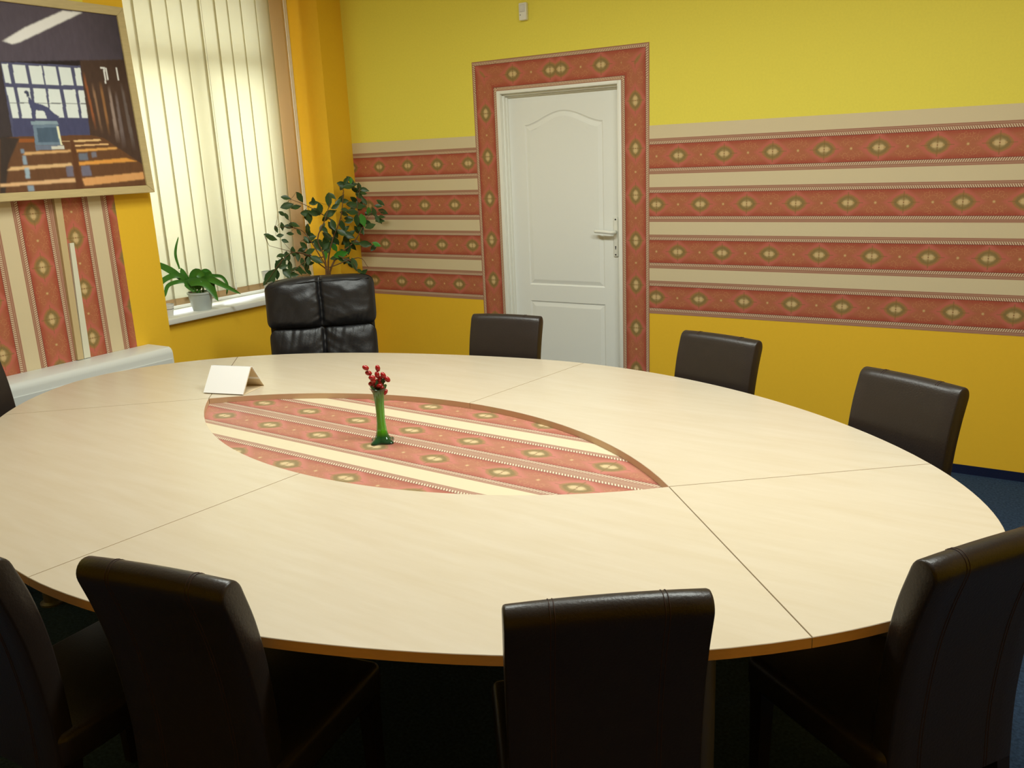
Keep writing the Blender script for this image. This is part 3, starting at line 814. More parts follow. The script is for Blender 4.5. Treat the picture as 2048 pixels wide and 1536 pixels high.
def loft_x(bm, prof, w, bev=.010, wf=None, crown=0.0):
    """side profile extruded along x with softly bevelled ends; wf(z) scales the half width"""
    cy = sum(p[0] for p in prof) / len(prof); cz = sum(p[1] for p in prof) / len(prof)
    ins = [Vector(p) for p in offset_poly(prof, bev * (1 if poly_area(prof) > 0 else -1))]
    ins2 = [Vector(p) for p in offset_poly(prof, bev * .3 * (1 if poly_area(prof) > 0 else -1))]
    st = [(-1, 0, ins), (-1, bev * .3, ins2), (-1, bev, prof)]
    n = 8
    cols = []
    def ring(x_of, pr):
        return [bm.verts.new((x_of(p[1]), p[0], p[1])) for p in pr]
    half = lambda z: w / 2 * (wf(z) if wf else 1)
    cols.append(ring(lambda z: -half(z), ins)); cols.append(ring(lambda z: -half(z) + bev * .3, ins2)); cols.append(ring(lambda z: -half(z) + bev, prof))
    for k_ in range(1, n):
        s = -1 + 2 * k_ / n
        r = []
        for p in prof:
            top = max(0, (p[1] - .80) / .13)
            r.append(bm.verts.new(((half(p[1]) - bev) * s, p[0] + .004 * (1 - s * s) * 0, p[1] + crown * (1 - s * s) * top)))
        cols.append(r)
    cols.append(ring(lambda z: half(z) - bev, prof)); cols.append(ring(lambda z: half(z) - bev * .3, ins2)); cols.append(ring(lambda z: half(z), ins))
    m_ = len(prof)
    for a, b_ in zip(cols[:-1], cols[1:]):
        for i in range(m_):
            j = (i + 1) % m_; bm.faces.new((a[i], a[j], b_[j], b_[i]))
    bm.faces.new(cols[0][::-1]); bm.faces.new(cols[-1])
def poly_area(p): return sum(p[i - 1][0] * p[i][1] - p[i][0] * p[i - 1][1] for i in range(len(p))) / 2
CW = .372
def make_chair():
    t = thing('dining_chair', 'x', 'chair')
    B = -.215      # the back stands at this y, the seat in front of it
    prof = [(y + B, z) for y, z in CP]
    bm = bmesh.new(); loft_x(bm, prof, CW, .006, lambda z: 1.0 + .0 * z, .005)
    bk = sharp(obj('backrest', bm, M['leather'], t), 55)
    # double stitched seams over the rear and the top roll
    for x in (-.105, -.097, .097, .105):
        seq = [p for i, p in enumerate(prof) if True]
        c_ = [(x, y, z) for y, z in seq]
        half_ = c_[len(c_) // 2 - 4:]
        s = 1 if x > 0 else -1
        pts = []
        for (xx, y, z) in half_:
            top = max(0, (z - .80) / .13)
            pts.append(Vector((xx, y, z + .0040 * top)))
        # push slightly outside the surface
        cen = Vector((x, B - .03, .80))
        bm = bmesh.new(); tube(bm, pts, .0009, 5); obj('seam', bm, M['thread'], bk, True)
    bm = bmesh.new(); box(bm, -.20, .20, -.232, .20, .375, .465, 0, .022, 4)
    for v in bm.verts:
        if v.co.z > .44: v.co.z += .014 * (1 - (v.co.x / .21) ** 2) * (1 - ((v.co.y + .01) / .22) ** 2)
    sharp(obj('seat', bm, M['leather'], t), 60)
    for sx in (-1, 1):
        for y, dy in ((.165, .0), (-.205, -.045)):
            bm = bmesh.new()
            a = [(sx * .172 + dx_ * .021, y + d * .021) for dx_, d in ((-1, -1), (1, -1), (1, 1), (-1, 1))]
            b_ = [(sx * .176 + dx_ * .014, y + dy + d * .014) for dx_, d in ((-1, -1), (1, -1), (1, 1), (-1, 1))]
            hi = [bm.verts.new((p[0], p[1], .385)) for p in a]; lo = [bm.verts.new((p[0], p[1], 0)) for p in b_]
            bm.faces.new(hi); bm.faces.new(lo[::-1])
            for i in range(4): bm.faces.new((lo[i], lo[(i + 1) % 4], hi[(i + 1) % 4], hi[i]))
            obj('leg', bm, M['legwood'], t)
    return t, B + TOPY
proto, TY = make_chair()
chairs = [
 # top centre x, y of the backrest, rz, label
 (2.010, -1.195, 8.2 + 180, 'dark brown leather chair on the far side of the table before the white door'),
 (3.140, -1.300, -15.9 + 180, 'dark brown leather chair against the ochre wall, right of the white door'),
 (3.935, -1.720, -28.1 + 180, 'dark brown leather chair nearest the blue floor at the far right side of the table'),
 (2.853, -3.822, 10.5, 'dark leather chair seen from behind at bottom left, the one fully in the photo'),
 (3.690, -3.512, 36.8, 'dark brown leather chair seen from behind at the bottom centre, between two others'),
 (4.250, -2.962, 56.0, 'dark brown leather chair seen from behind at the bottom right, cut by the photo edge'),
 (0.330, -2.990, -84, 'dark leather chair at the left end of the table by the white heater'),
 (2.330, -3.960, 3, 'dark leather chair seen from behind at the bottom left corner, mostly out of frame'),
]
for i, (x, y, a, lab) in enumerate(chairs):
    o = proto if i == 0 else copy_tree(proto)
    rz = R(a)
    o.location = (x + math.sin(rz) * TY, y - math.cos(rz) * TY, 0)
    o.rotation_euler = (0, 0, rz)
    tag(o, lab, 'chair', 'leather chairs around the oval table')

# ------------------------------------------------------------------ executive chair
ex = thing('office_chair', 'high black leather office chair with puffy headrest cushions at the far left', 'office chair')
EA = R(41 + 180); ex.rotation_euler = (0, 0, EA)
def cushion(name, w, z0, z1, dep, seed, parent, ybase, lean, gather):
    """one puffy pillow across the back with a pinched seam down its middle"""
    bm = bmesh.new(); nu, nv = 96, 44
    h = z1 - z0; cz = (z0 + z1) / 2
    gridf, gridb = [], []
    N_ = lambda a, b_, c_: noise.noise(Vector((a, b_, c_)))
    for i in range(nu + 1):
        u = -1 + 2 * i / nu; rf, rb = [], []
        for j in range(nv + 1):
            v = -1 + 2 * j / nv
            k_ = (abs(u) ** 8 + abs(v) ** 8) ** (1 / 8) or 1e-6
            m_ = max(abs(u), abs(v)) or 1e-6
            uu, vv_ = u * m_ / k_, v * m_ / k_
            e = max(0.0, (1 - abs(uu) ** 7)) ** .5 * max(0.0, (1 - abs(vv_) ** 4.5)) ** .5
            x = uu * w / 2; z = cz + vv_ * h / 2
            if gather and vv_ > .2: z -= .030 * max(0, uu) ** 2.5 * (vv_ - .2) / .8 + .010 * max(0, -uu) ** 4 * (vv_ - .2) / .8
            seamx = .012 * N_(vv_ * 1.2, seed, 0)
            pin = math.exp(-((x - seamx) / .010) ** 2) * .026 + math.exp(-((x - seamx) / .045) ** 2) * .012
            wr = (N_(uu * 2.0 + seed, vv_ * 1.5, seed) * .014 + N_(uu * 6.5 + seed, vv_ * 3.5, 2.2) * .004) * e
            g1 = math.exp(-abs(x) / .05)
            wr += .010 * g1 * N_(seed * 3, vv_ * 6.0 + abs(uu) * 6, 1.3 + (2 if uu > 0 else 0))
            g2 = math.exp(-(1 + vv_) * 2.6) if gather else math.exp(-(1 - vv_) * 1.3)
            cr_ = N_(uu * 11.0 + vv_ * 1.5, seed * 2, 4.2); wr += .013 * g2 * -abs(cr_) * e
            y = (dep - pin) * e + wr
            yb = -dep * .35 * e
            ly = (z - .5) * lean
            rf.append(bm.verts.new((x, ybase + y - ly, z)))
            rb.append(bm.verts.new((x, ybase + yb - ly - .001, z)))
        gridf.append(rf); gridb.append(rb)
    for i in range(nu):
        for j in range(nv):
            bm.faces.new((gridf[i][j], gridf[i + 1][j], gridf[i + 1][j + 1], gridf[i][j + 1]))
            bm.faces.new((gridb[i][j], gridb[i][j + 1], gridb[i + 1][j + 1], gridb[i + 1][j]))
    bmesh.ops.remove_doubles(bm, verts=bm.verts, dist=.0008)
    return obj(name, bm, M['black'], parent, True)
YB, LEANX = -.22, .16
cushion('headrest_cushion', .592, .800, 1.072, .064, 3.1, ex, YB, LEANX, True)
cushion('back_cushion', .580, .470, .808, .050, 6.7, ex, YB, LEANX, False)
bm = bmesh.new()
pr = []
for z, d0, d1 in ((.44, -.055, -.012), (.60, -.06, -.010), (.80, -.060, -.010), (1.0, -.052, -.012), (1.030, -.040, -.018), (1.036, -.03, -.025)):
    pr.append((z, d0, d1))
prof = [(YB + d1 - (z - .5) * LEANX, z) for z, d0, d1 in pr] + [(YB + d0 - (z - .5) * LEANX, z) for z, d0, d1 in pr[::-1]]
loft_x(bm, prof, .565, .008)
sharp(obj('back_shell', bm, M['black'], ex), 50)
# dark seam line stitched along the top of the headrest
bm = bmesh.new()
yp = lambda z: YB - (z - .5) * LEANX
tube(bm, spline([(x_, yp(1.05) + .052 - .012 * math.exp(-(x_ / .04) ** 2) - (.012 if abs(x_) > .24 else 0), 1.046 - .030 * max(0, x_ / .296) ** 2.5 + .002 * math.sin(x_ * 40)) for x_ in [-.27 + .03 * q for q in range(19)]], 3), .0028, 6)
obj('piping', bm, M['blackpl'], ex, True)
bm = bmesh.new(); box(bm, -.265, .265, -.23, .27, .42, .53, 0, .04, 5); sharp(obj('seat', bm, M['black'], ex), 60)
bm = bmesh.new(); lathe(bm, [(.03, .10), (.03, .30), (.018, .30), (.018, .41), (.09, .41), (.09, .425)], 20); sharp(obj('gas_column', bm, M['blackpl'], ex), 40)
for k_ in range(5):
    a = 2 * PI * k_ / 5 + .3
    bm = bmesh.new()
    tube(bm, [(0, 0, .10), (math.cos(a) * .14, math.sin(a) * .14, .095), (math.cos(a) * .28, math.sin(a) * .28, .072)], [.028, .022, .014], 8)
    b5 = obj('base_arm', bm, M['blackpl'], ex, True)
    bm = bmesh.new(); cx, cy = math.cos(a) * .28, math.sin(a) * .28
    tube(bm, [(cx - math.sin(a) * .02, cy + math.cos(a) * .02, .028), (cx + math.sin(a) * .02, cy - math.cos(a) * .02, .028)], .028, 16)
    tube(bm, [(cx, cy, .03), (cx, cy, .07)], .008, 8)
    obj('castor', bm, M['blackpl'], b5, True)
ety = YB - (1.065 - .5) * LEANX + .02
ex.location = (.895 + math.sin(EA) * ety, -1.345 - math.cos(EA) * ety, 0); ex.scale = (1, 1, 1.022)

# ------------------------------------------------------------------ things on the table
ZI = TZ - TT - .0005
# green glass vase
vx, vy = 2.333, -2.545
va = thing('bud_vase', 'slender green glass bud vase standing on the striped inlay', 'vase', (vx, vy, ZI))
bm = bmesh.new()
seg = 40
prof = [(.034, .000), (.036, .003), (.034, .007), (.025, .014), (.0185, .026), (.0150, .045), (.0130, .07), (.0125, .10), (.0132, .13), (.0150, .16), (.0180, .182), (.0235, .196), (.0262, .200)]
inner = [(.0245, .1985), (.0215, .194), (.0160, .180), (.0128, .16), (.0108, .13), (.0098, .10), (.0098, .075), (.010, .055), (.006, .048)]
rings = []
for idx, (r_, z_) in enumerate(prof + inner):
    ring = []
    for k_ in range(seg):
        a = 2 * PI * k_ / seg
        fl = 0.0
        if z_ < .02 and idx < 6: fl = .26 * (1 - z_ / .02)
        if z_ > .178: fl = .20 * (z_ - .178) / .022
        rr = r_ * 1.18 * (1 + fl * math.cos(4 * a + .6)) * (1 + .035 * math.cos(8 * a + z_ * 25))
        zz = z_ + (.004 * math.cos(4 * a + .6) * (1 if z_ > .19 else 0))
        ring.append(bm.verts.new((rr * math.cos(a), rr * math.sin(a), zz)))
    rings.append(ring)
for i in range(len(rings) - 1):
    for k_ in range(seg): bm.faces.new((rings[i][k_], rings[i][(k_ + 1) % seg], rings[i + 1][(k_ + 1) % seg], rings[i + 1][k_]))
bm.faces.new(rings[0][::-1]); bm.faces.new(rings[-1])
obj('glass_body', bm, M['vase'], va, True)
# berry sprig standing in the vase; (s, z) positions seen from the front, s along the view's right
RTV = Vector((.7164, .6977, 0)); VDV = Vector((-.6977, .7164, 0))
def zoomsz(px, py): return ((px - 1478) / 4.016 / 572.0, .190 + (300 - py) / 4.016 / 572.0 / .97)
bs = thing('berry_sprig', 'sprig of dark red berries standing in the green glass vase', 'berry sprig', (vx, vy, ZI))
BR_ = [(1392, 110, 30), (1412, 158, 20), (1487, 125, 80), (1525, 178, 60), (1555, 213, 50), (1435, 190, 10), (1478, 175, 80), (1440, 213, 60), (1430, 243, -10), (1500, 215, 90),
       (1468, 235, 40), (1470, 280, 30), (1510, 285, 60), (1528, 318, -50), (1490, 262, 0), (1455, 262, 70), (1500, 245, 30)]
bm = bmesh.new()
for n_i, (px, py, an) in enumerate(BR_):
    s, z = zoomsz(px, py); dpt = random.uniform(-.012, .012)
    p = RTV * s + VDV * dpt + Vector((0, 0, z))
    b2 = bmesh.new()
    bmesh.ops.create_uvsphere(b2, u_segments=14, v_segments=10, radius=1.0)
    L_ax = .0125; S_ax = .0088
    a = R(an); ax_ = (RTV * math.cos(a) - Vector((0, 0, 1)) * math.sin(a)).normalized()
    o1 = ax_.orthogonal().normalized(); o2 = ax_.cross(o1)
    for v in b2.verts:
        c_ = v.co.copy(); v.co = p + o1 * c_.x * S_ax + o2 * c_.y * S_ax + ax_ * c_.z * L_ax
    obj('berry', b2, M['berry'], bs, True)
    base = Vector((0, 0, .12)) + RTV * random.uniform(-.004, .004)
    mid = RTV * s * .5 + VDV * dpt * .5 + Vector((0, 0, .19 + (z - .19) * .4))
    tube(bm, spline([tuple(base), tuple(mid), tuple(p)], 4), .0011, 5)
tube(bm, [(0, 0, .052), (0, 0, .125)], .003, 6)
obj('stem', bm, M['twig'], bs, True)
bm = bmesh.new()
for s, z, a, l in ((.018, .222, -70, .030), (-.012, .196, 20, .022), (.012, .186, 150, .026), (-.002, .215, 80, .03)):
    c_ = RTV * s + Vector((0, 0, z)) - VDV * .006
    d = RTV * math.cos(R(a)) - Vector((0, 0, 1)) * math.sin(R(a)); w_ = d.cross(VDV).normalized() * l * .28
    a0, a1 = c_ - d * l / 2, c_ + d * l / 2
    vs = [bm.verts.new(q) for q in (a0, c_ + w_ + VDV * .002, a1, c_ - w_ - VDV * .002)]
    bm.faces.new(vs)
obj('sprig_leaves', bm, M['leafy'], bs)

# desk calendar, a tent of white card
cal = thing('desk_calendar', 'blank white tent desk calendar at the left tip of the striped inlay', 'calendar', (1.300, -2.325, TZ), math.atan2(.049, .193))
HB, CH, CWd = .078, .106, .200
def sheet(name, y0, z0, y1, z1, x0, x1, m_, t_=.0012):
    bm = bmesh.new(); d = Vector((y1 - y0, z1 - z0)).normalized(); n_ = Vector((-d.y, d.x)) * t_
    pts = [(y0, z0), (y1, z1), (y1 + n_.x, z1 + n_.y), (y0 + n_.x, z0 + n_.y)]
    a = [bm.verts.new((x0, y, z)) for y, z in pts]; b_ = [bm.verts.new((x1, y, z)) for y, z in pts]
    bm.faces.new(a[::-1]); bm.faces.new(b_)
    for i in range(4): bm.faces.new((a[i], a[(i + 1) % 4], b_[(i + 1) % 4], b_[i]))
    return obj(name, bm, m_, cal)
sheet('front_pages', -HB, .003, -.002, CH, -.1, .1, M['papercard'], .0035)
sheet('front_card', -HB + .004, .0015, 0, CH - .003, -.1, .1, M['cardback'], .0012)
sheet('rear_card', HB, .0015, .001, CH - .003, -.1, .1, M['cardback'], -.0012)
sheet('rear_pages', HB - .03, .040, .003, CH, -.098, .104, M['papercard'], -.0018)
sheet('base_card', -HB + .004, .0008, HB, .0008, -.1, .1, M['cardback'], .0010)
bm = bmesh.new()
for i in range(26):
    x = -.092 + i * .0074
    tube(bm, [(x, .004 * math.cos(a), CH - .001 + .004 * math.sin(a)) for a in [2 * PI * q / 8 for q in range(9)]], .0006, 4)
obj('spiral_binding', bm, M['wire'], cal, True)

# ------------------------------------------------------------------ plants
LEAF = [(-0.245, 1.483, 10, 0.058), (-0.242, 1.432, -5, 0.081), (-0.188, 1.418, -10, 0.063), (-0.156, 1.481, 60, 0.072), (-0.276, 1.386, 45, 0.045), (-0.249, 1.368, 60, 0.027), (-0.285, 1.304, 80, 0.049), (-0.324, 1.288, 70, 0.045), (-0.244, 1.3, 10, 0.054), (-0.205, 1.311, 20, 0.063), (-0.238, 1.255, 0, 0.045), (-0.182, 1.263, 50, 0.045), (-0.303, 1.248, 0, 0.045), (-0.355, 1.239, 15, 0.072), (-0.374, 1.252, 30, 0.054), (-0.274, 1.213, 20, 0.045), (0.154, 1.575, -60, 0.054), (0.185, 1.569, 90, 0.027), (0.129, 1.538, 20, 0.054), (0.167, 1.536, -10, 0.072), (0.202, 1.543, -20, 0.054), (0.239, 1.525, 90, 0.054), (0.265, 1.483, 10, 0.045), (0.238, 1.465, 30, 0.054), (0.265, 1.43, 60, 0.054), (-0.071, 1.455, 80, 0.045), (0.028, 1.455, 100, 0.09), (-0.031, 1.411, 80, 0.063), (0.067, 1.415, -20, 0.054), (0.029, 1.37, -20, 0.081), (-0.119, 1.374, 0, 0.081), (-0.068, 1.375, 10, 0.072), (-0.109, 1.343, 90, 0.072), (-0.123, 1.285, 90, 0.054), (0.133, 1.441, 0, 0.054), (0.182, 1.413, 10, 0.072), (0.232, 1.398, 0, 0.081), (0.128, 1.386, 10, 0.045), (0.182, 1.362, 10, 0.081), (0.289, 1.36, 90, 0.054), (0.323, 1.354, 70, 0.063), (0.357, 1.395, 0, 0.049), (0.388, 1.353, 25, 0.067), (0.373, 1.321, 0, 0.036), (0.341, 1.31, 60, 0.054), (0.241, 1.307, 80, 0.081), (0.203, 1.309, 90, 0.081), (0.29, 1.266, -20, 0.072), (0.223, 1.248, 60, 0.081), (0.151, 1.308, -10, 0.054), (0.103, 1.28, 90, 0.063), (0.043, 1.292, 80, 0.072), (-0.015, 1.266, 60, 0.054), (0.001, 1.209, 45, 0.081), (0.05, 1.232, 70, 0.072), (0.097, 1.234, 30, 0.072), (0.138, 1.214, 30, 0.081), (-0.105, 1.215, -30, 0.063), (-0.139, 1.213, 60, 0.045), (-0.16, 1.176, 40, 0.054), (-0.121, 1.135, -20, 0.063), (-0.049, 1.178, 80, 0.054), (-0.072, 1.162, 70, 0.072), (-0.013, 1.158, 80, 0.099), (-0.027, 1.098, 100, 0.054), (0.054, 1.18, 60, 0.063), (0.037, 1.138, 60, 0.063), (0.121, 1.167, 80, 0.081), (0.126, 1.123, 90, 0.081), (0.185, 1.159, 20, 0.067), (0.246, 1.151, 10, 0.081), (0.319, 1.146, 25, 0.058), (0.076, 1.092, -20, 0.09), (-0.085, 1.076, 30, 0.081), (-0.141, 1.071, 100, 0.054), (-0.179, 1.065, 90, 0.054), (-0.309, 1.12, -15, 0.054), (-0.331, 1.07, -50, 0.072), (-0.264, 1.105, 100, 0.054), (-0.299, 1.051, -20, 0.054), (-0.205, 1.101, 100, 0.054), (-0.262, 1.044, 100, 0.063), (-0.283, 1.002, 60, 0.081), (-0.238, 0.99, 0, 0.054), (-0.385, 1.0, -45, 0.108), (-0.423, 0.959, -60, 0.045), (-0.371, 0.973, -75, 0.045), (-0.197, 1.014, 80, 0.054), (-0.144, 0.997, 60, 0.045), (0.156, 1.025, 80, 0.081), (0.123, 1.045, 50, 0.063), (0.076, 1.052, 20, 0.054), (0.187, 0.979, 40, 0.045), (0.03, 1.068, -20, 0.054)]
BRN = [[(-0.027, 0.914), (-0.021, 0.976), (-0.006, 1.088), (0.035, 1.207), (0.098, 1.341), (0.131, 1.509)], [(-0.04, 0.915), (-0.033, 0.985), (-0.036, 1.09), (-0.067, 1.213), (-0.014, 1.321), (0.03, 1.429)], [(-0.01, 0.913), (-0.003, 0.992), (0.058, 1.084), (0.169, 1.164), (0.238, 1.264), (0.288, 1.348)], [(0.238, 1.264), (0.214, 1.394), (0.242, 1.52)], [(-0.027, 1.002), (-0.146, 1.106), (-0.235, 1.137), (-0.377, 1.189)], [(-0.026, 1.02), (-0.133, 1.234), (-0.203, 1.289), (-0.327, 1.305)], [(-0.12, 1.104), (-0.219, 1.136), (-0.308, 1.09), (-0.424, 0.951)], [(-0.009, 1.01), (0.186, 1.067), (0.246, 1.002)], [(0.045, 1.318), (-0.106, 1.419), (-0.217, 1.471)], [(0.169, 1.164), (0.255, 1.159), (0.319, 1.146)], [(0.288, 1.348), (0.393, 1.359)], [(-0.036, 1.09), (-0.14, 1.079), (-0.248, 1.017)], [(0.058, 1.084), (0.141, 1.044), (0.171, 0.989)]]
SP = [([(-0.068, 1.027), (-0.133, 1.101), (-0.203, 1.162)], 0.033), ([(-0.088, 1.098), (-0.098, 1.168), (-0.091, 1.219), (-0.073, 1.274)], 0.011), ([(-0.06, 1.026), (-0.088, 1.063), (-0.138, 1.062), (-0.184, 1.026), (-0.211, 0.923)], 0.029), ([(-0.043, 1.025), (-0.101, 1.029), (-0.149, 1.015), (-0.169, 0.955)], 0.021), ([(-0.02, 0.98), (-0.06, 1.026), (-0.083, 1.102)], 0.04), ([(-0.021, 0.971), (-0.053, 1.017), (0.023, 1.021), (0.067, 0.973), (0.094, 0.914)], 0.043), ([(-0.033, 0.98), (-0.024, 1.05), (0.005, 1.074), (0.039, 1.019), (0.083, 0.963)], 0.043), ([(-0.008, 0.979), (0.044, 1.054), (0.069, 1.052), (0.077, 0.981), (0.093, 0.909)], 0.024), ([(0.013, 1.074), (0.069, 1.052), (0.122, 1.04), (0.146, 0.994), (0.137, 0.937)], 0.017), ([(-0.008, 0.979), (0.024, 1.029), (0.067, 1.035), (0.122, 1.005), (0.216, 0.945)], 0.036), ([(-0.012, 0.979), (0.0, 1.04), (0.038, 1.076), (0.07, 1.061)], 0.029)]
def pot(parent, r0, r1, h, m_, z=0.0, soil=True):
    bm = bmesh.new(); lathe(bm, [(r0 * .96, 0), (r0, .004), (r1, h - .012), (r1 * 1.05, h - .011), (r1 * 1.05, h), (r1 * .95, h), (r1 * .93, h - .018), (r1 * .9, h - .022)], 36, (0, 0, z))
    sharp(obj('pot', bm, m_, parent), 40)
    if soil:
        bm = bmesh.new(); lathe(bm, [(r1 * .935, h - .030), (r1 * .935, h - .017)], 24, (0, 0, z)); obj('soil', bm, M['soil'], parent)
FC = Vector((.17, -.50, 0))
fi = thing('potted_ficus', 'tall leafy ficus in a pot in the corner behind the black office chair', 'potted plant', FC)
pot(fi, .10, .145, .27, M['potwhite'])
RT, VD, UP = RTV, VDV, Vector((0, 0, 1))
def P3(s, z, d=0.0): return RT * s + VD * d + Vector((0, 0, z))
bm = bmesh.new()
deps = [(.02, .06), (-.05, -.06), (.05, .10), (.10, .14), (-.02, -.10), (-.05, -.08), (-.06, -.14), (0.02, -.05), (.0, .04), (.08, .02), (.10, .12), (-.04, -.1), (.03, -.06)]
trunkz = .914
for bi, (pts, (d0, d1)) in enumerate(zip(BRN, deps)):
    L3 = []
    for i, (s, z) in enumerate(pts):
        t_ = i / (len(pts) - 1); L3.append(tuple(P3(s, z, d0 + (d1 - d0) * t_)))
    if bi < 3: L3 = [tuple(P3(-.015 + .02 * bi, .25, 0)), tuple(P3(pts[0][0] * .7 + .006 * bi, .6, d0 * .6))] + L3
    L3 = spline(L3, 4); n_ = len(L3)
    r0 = .010 if bi < 3 else .0042
    tube(bm, L3, [r0 * (1 - .78 * i / n_) for i in range(n_)], 7)
bmst = bm
def add_leaf(bm, c_, d, n_, l, w):
    side = d.cross(n_).normalized(); prof = [(-.5, 0), (-.38, .42), (-.15, .85), (.08, .82), (.28, .45), (.42, .14), (.5, 0)]
    cs = []
    for t_, ww in prof:
        droop = -.10 * l * (t_ + .5) ** 2
        p = c_ + d * t_ * l + n_ * droop
        if ww == 0: cs.append([bm.verts.new(p)])
        else:
            cs.append([bm.verts.new(p - side * ww * w / 2 + n_ * w * .10), bm.verts.new(p), bm.verts.new(p + side * ww * w / 2 + n_ * w * .10)])
    for a, b_ in zip(cs[:-1], cs[1:]):
        if len(a) == 1: bm.faces.new((a[0], b_[0], b_[1])); bm.faces.new((a[0], b_[1], b_[2]))
        elif len(b_) == 1: bm.faces.new((a[0], b_[0], a[1])); bm.faces.new((a[1], b_[0], a[2]))
        else: bm.faces.new((a[0], b_[0], b_[1], a[1])); bm.faces.new((a[1], b_[1], b_[2], a[2]))
bright = {17, 39, 45, 64, 66, 71, 72}
bmd, bml, bms = bmesh.new(), bmesh.new(), bmst
rng = random.Random(3)
allp = [(P3(s, z, d0 + (d1 - d0) * i / (len(pts) - 1)), (s, z)) for pts, (d0, d1) in zip(BRN, deps) for i, (s, z) in enumerate(pts)]
def nearest(s, z):
    best = min(allp, key=lambda q: (q[1][0] - s) ** 2 + (q[1][1] - z) ** 2); return best
for li, (s, z, a, l) in enumerate(LEAF):
    bp, _ = nearest(s, z); dd = (bp.dot(VD)) + rng.uniform(-.03, .03)
    l = max(l, .045) * 1.2
    c_ = P3(s, z, dd); a_ = R(a + rng.uniform(-8, 8))
    d = (RT * math.cos(a_) - UP * math.sin(a_) + VD * rng.uniform(-.35, .35)).normalized()
    tilt = rng.uniform(-.5, .5)
    n_ = (-VD + UP * rng.uniform(-.1, .9) + RT * tilt).normalized(); n_ = (n_ - d * n_.dot(d)).normalized()
    add_leaf(bml if li in bright else bmd, c_, d, n_, l, l * .56)
    st = c_ - d * l * .5
    if (bp - st).length < .16: tube(bms, [tuple(bp), tuple((bp + st) / 2 - UP * .004), tuple(st)], .0011, 4)
    # a second leaf tucked behind makes the crown dense
    if li > 15 and rng.random() < .95 and abs(s) < .38:
        c2 = c_ + VD * rng.uniform(.03, .10) + RT * rng.uniform(-.03, .03) + UP * rng.uniform(-.035, .03)
        a2 = R(rng.uniform(-60, 110)); d2 = (RT * math.cos(a2) - UP * math.sin(a2) + VD * rng.uniform(-.4, .4)).normalized()
        n2 = (-VD + UP * rng.uniform(0, 1)).normalized(); n2 = (n2 - d2 * n2.dot(d2)).normalized()
        add_leaf(bmd, c2, d2, n2, .072, .038)
obj('leaves', bmd, M['leaf'], fi, True); obj('young_leaves', bml, M['leaf2'], fi, True); obj('stems', bms, M['bark'], fi, True)

# strap-leaved plant on the sill
sp_ = thing('potted_plant', 'strap-leaved green plant in a pale grey pot on the window sill', 'potted plant', (-.105, -1.355, SILL))
pot(sp_, .055, .074, .112, M['potgrey'])
bm = bmesh.new(); rng = random.Random(5)
for idx, (pts, w) in enumerate(SP):
    d0 = 0.0; d1 = [-.05, .02, -.10, -.06, .03, -.10, -.05, -.08, -.03, -.12, .03][idx] * .7
    # start every leaf at the crown
    L2 = spline([(q_[0] * 1.13, .955 + (q_[1] - .955) * 1.08) for q_ in pts], 5); n_ = len(L2); w *= 1.1
    c_ = [P3(s, z - SILL, d0 + (d1 - d0) * i / (n_ - 1)) for i, (s, z) in enumerate(L2)]
    ring = []
    for i, p in enumerate(c_):
        t_ = i / (n_ - 1)
        d = (c_[min(i + 1, n_ - 1)] - c_[max(i - 1, 0)]).normalized()
        side = d.cross(VD)
        side = (side if side.length > .1 else UP).normalized()
        ww = w * .5 * (math.sin(PI * min(1, (t_ * .84 + .16))) ** .5 if t_ < 1 else 0.02) + .0008
        ring.append((bm.verts.new(p - side * ww - VD * ww * .25), bm.verts.new(p + VD * ww * .25), bm.verts.new(p + side * ww - VD * ww * .25)))
    for a, b_ in zip(ring[:-1], ring[1:]):
        bm.faces.new((a[0], b_[0], b_[1], a[1])); bm.faces.new((a[1], b_[1], b_[2], a[2]))
for v in bm.verts:      # keep every leaf on the room side of the blind
    lim = -.182 - (-.105)
    if v.co.x < lim: v.co -= VD * ((lim - v.co.x) / .6977)
obj('leaves', bm, M['strap'], sp_, True)
bm = bmesh.new()
for a in ((-.03, 0), (.02, .01), (0, -.02), (-.01, .015)):
    tube(bm, [(a[0] * .5, a[1], .09), tuple(P3(a[0], .13, 0)), tuple(P3(a[0] * 1.2 - .01, .17, 0))], [.006, .005, .003], 6)
obj('stalk', bm, M['strap'], sp_, True)
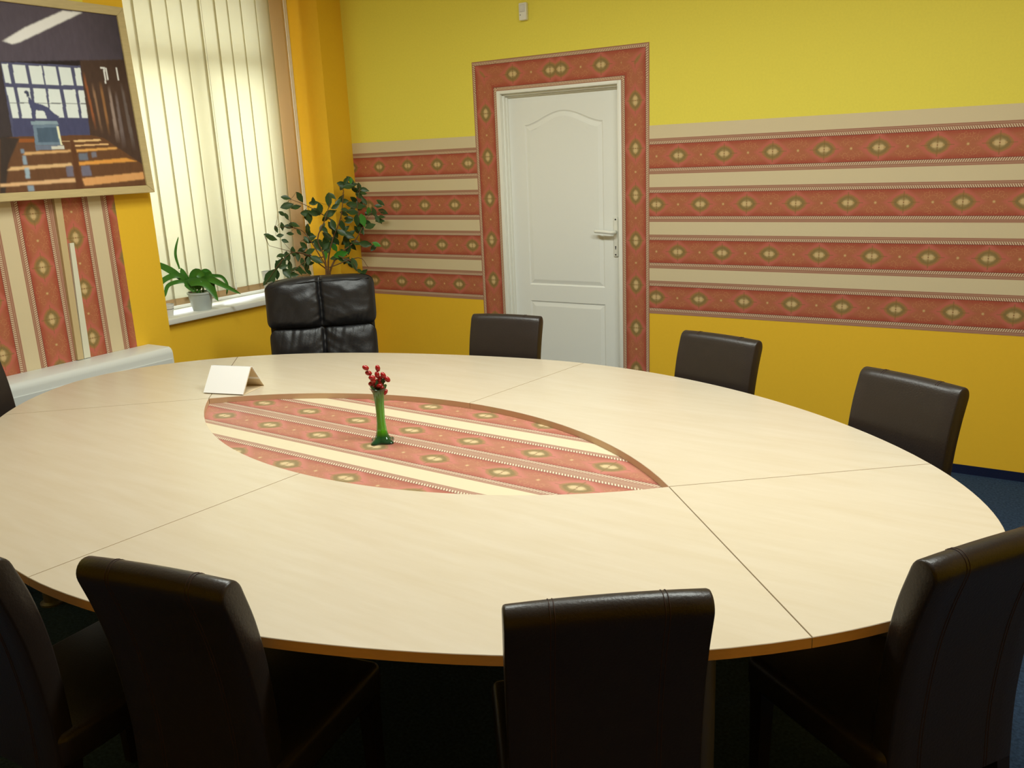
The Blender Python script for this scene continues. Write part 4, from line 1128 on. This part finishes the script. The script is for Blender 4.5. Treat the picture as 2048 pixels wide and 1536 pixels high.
# two little white pots
p1 = thing('flower_pot', 'tiny white pot at the near end of the window sill, half hidden by the pier', 'pot', (-.135, -1.572, SILL)); pot(p1, .026, .034, .068, M['potwhite'])
p2 = thing('flower_pot', 'taller white pot on the window sill beside the black office chair', 'pot', (-.105, -.800, SILL)); pot(p2, .032, .044, .165, M['potwhite'])

# ------------------------------------------------------------------ light
def area(name, loc, rot, sx, sy, power, col):
    l = bpy.data.lights.new(name, 'AREA'); l.shape = 'RECTANGLE'; l.size = sx; l.size_y = sy; l.energy = power; l.color = col
    o = bpy.data.objects.new(name, l); COL.objects.link(o); o.location = loc; o.rotation_euler = rot; return o
WARM = (.95, 1.0, .93)
area('ceiling_light', (2.0, -2.35, 2.95), (0, 0, 0), 1.2, .30, 50, WARM)
area('ceiling_light', (3.9, -2.35, 2.95), (0, 0, 0), 1.2, .30, 56, WARM)
area('daylight', (-.75, -1.05, 1.75), (0, R(-90), 0), 2.0, 1.3, 52, (.90, .96, 1.0))
w = bpy.data.worlds.new('World'); SC.world = w; w.use_nodes = True
w.node_tree.nodes['Background'].inputs['Color'].default_value = (.80, .90, 1.0, 1); w.node_tree.nodes['Background'].inputs['Strength'].default_value = 2.0

# ------------------------------------------------------------------ camera
yaw, pit, rol = -0.5702171023773669, 0.25734601147401676, -0.042936406088077216
f_ = Vector((math.sin(yaw) * math.cos(pit), math.cos(yaw) * math.cos(pit), -math.sin(pit)))
r0 = Vector((math.cos(yaw), -math.sin(yaw), 0)); u0 = r0.cross(f_)
rr = r0 * math.cos(rol) + u0 * math.sin(rol); uu = -r0 * math.sin(rol) + u0 * math.cos(rol)
cam = bpy.data.cameras.new('camera'); cam.sensor_width = 36.0; cam.lens = 1712.3756 / 2048 * 36.0; cam.clip_start = .02
co = bpy.data.objects.new('camera', cam); COL.objects.link(co)
mt = Matrix((rr, uu, -f_)).transposed().to_4x4(); mt.translation = Vector((4.2938733, -4.7343951, 1.6707176))
co.matrix_world = mt
SC.camera = co
SC.view_settings.view_transform = 'Standard'
SC.view_settings.look = 'None'
SC.view_settings.exposure = 0.0
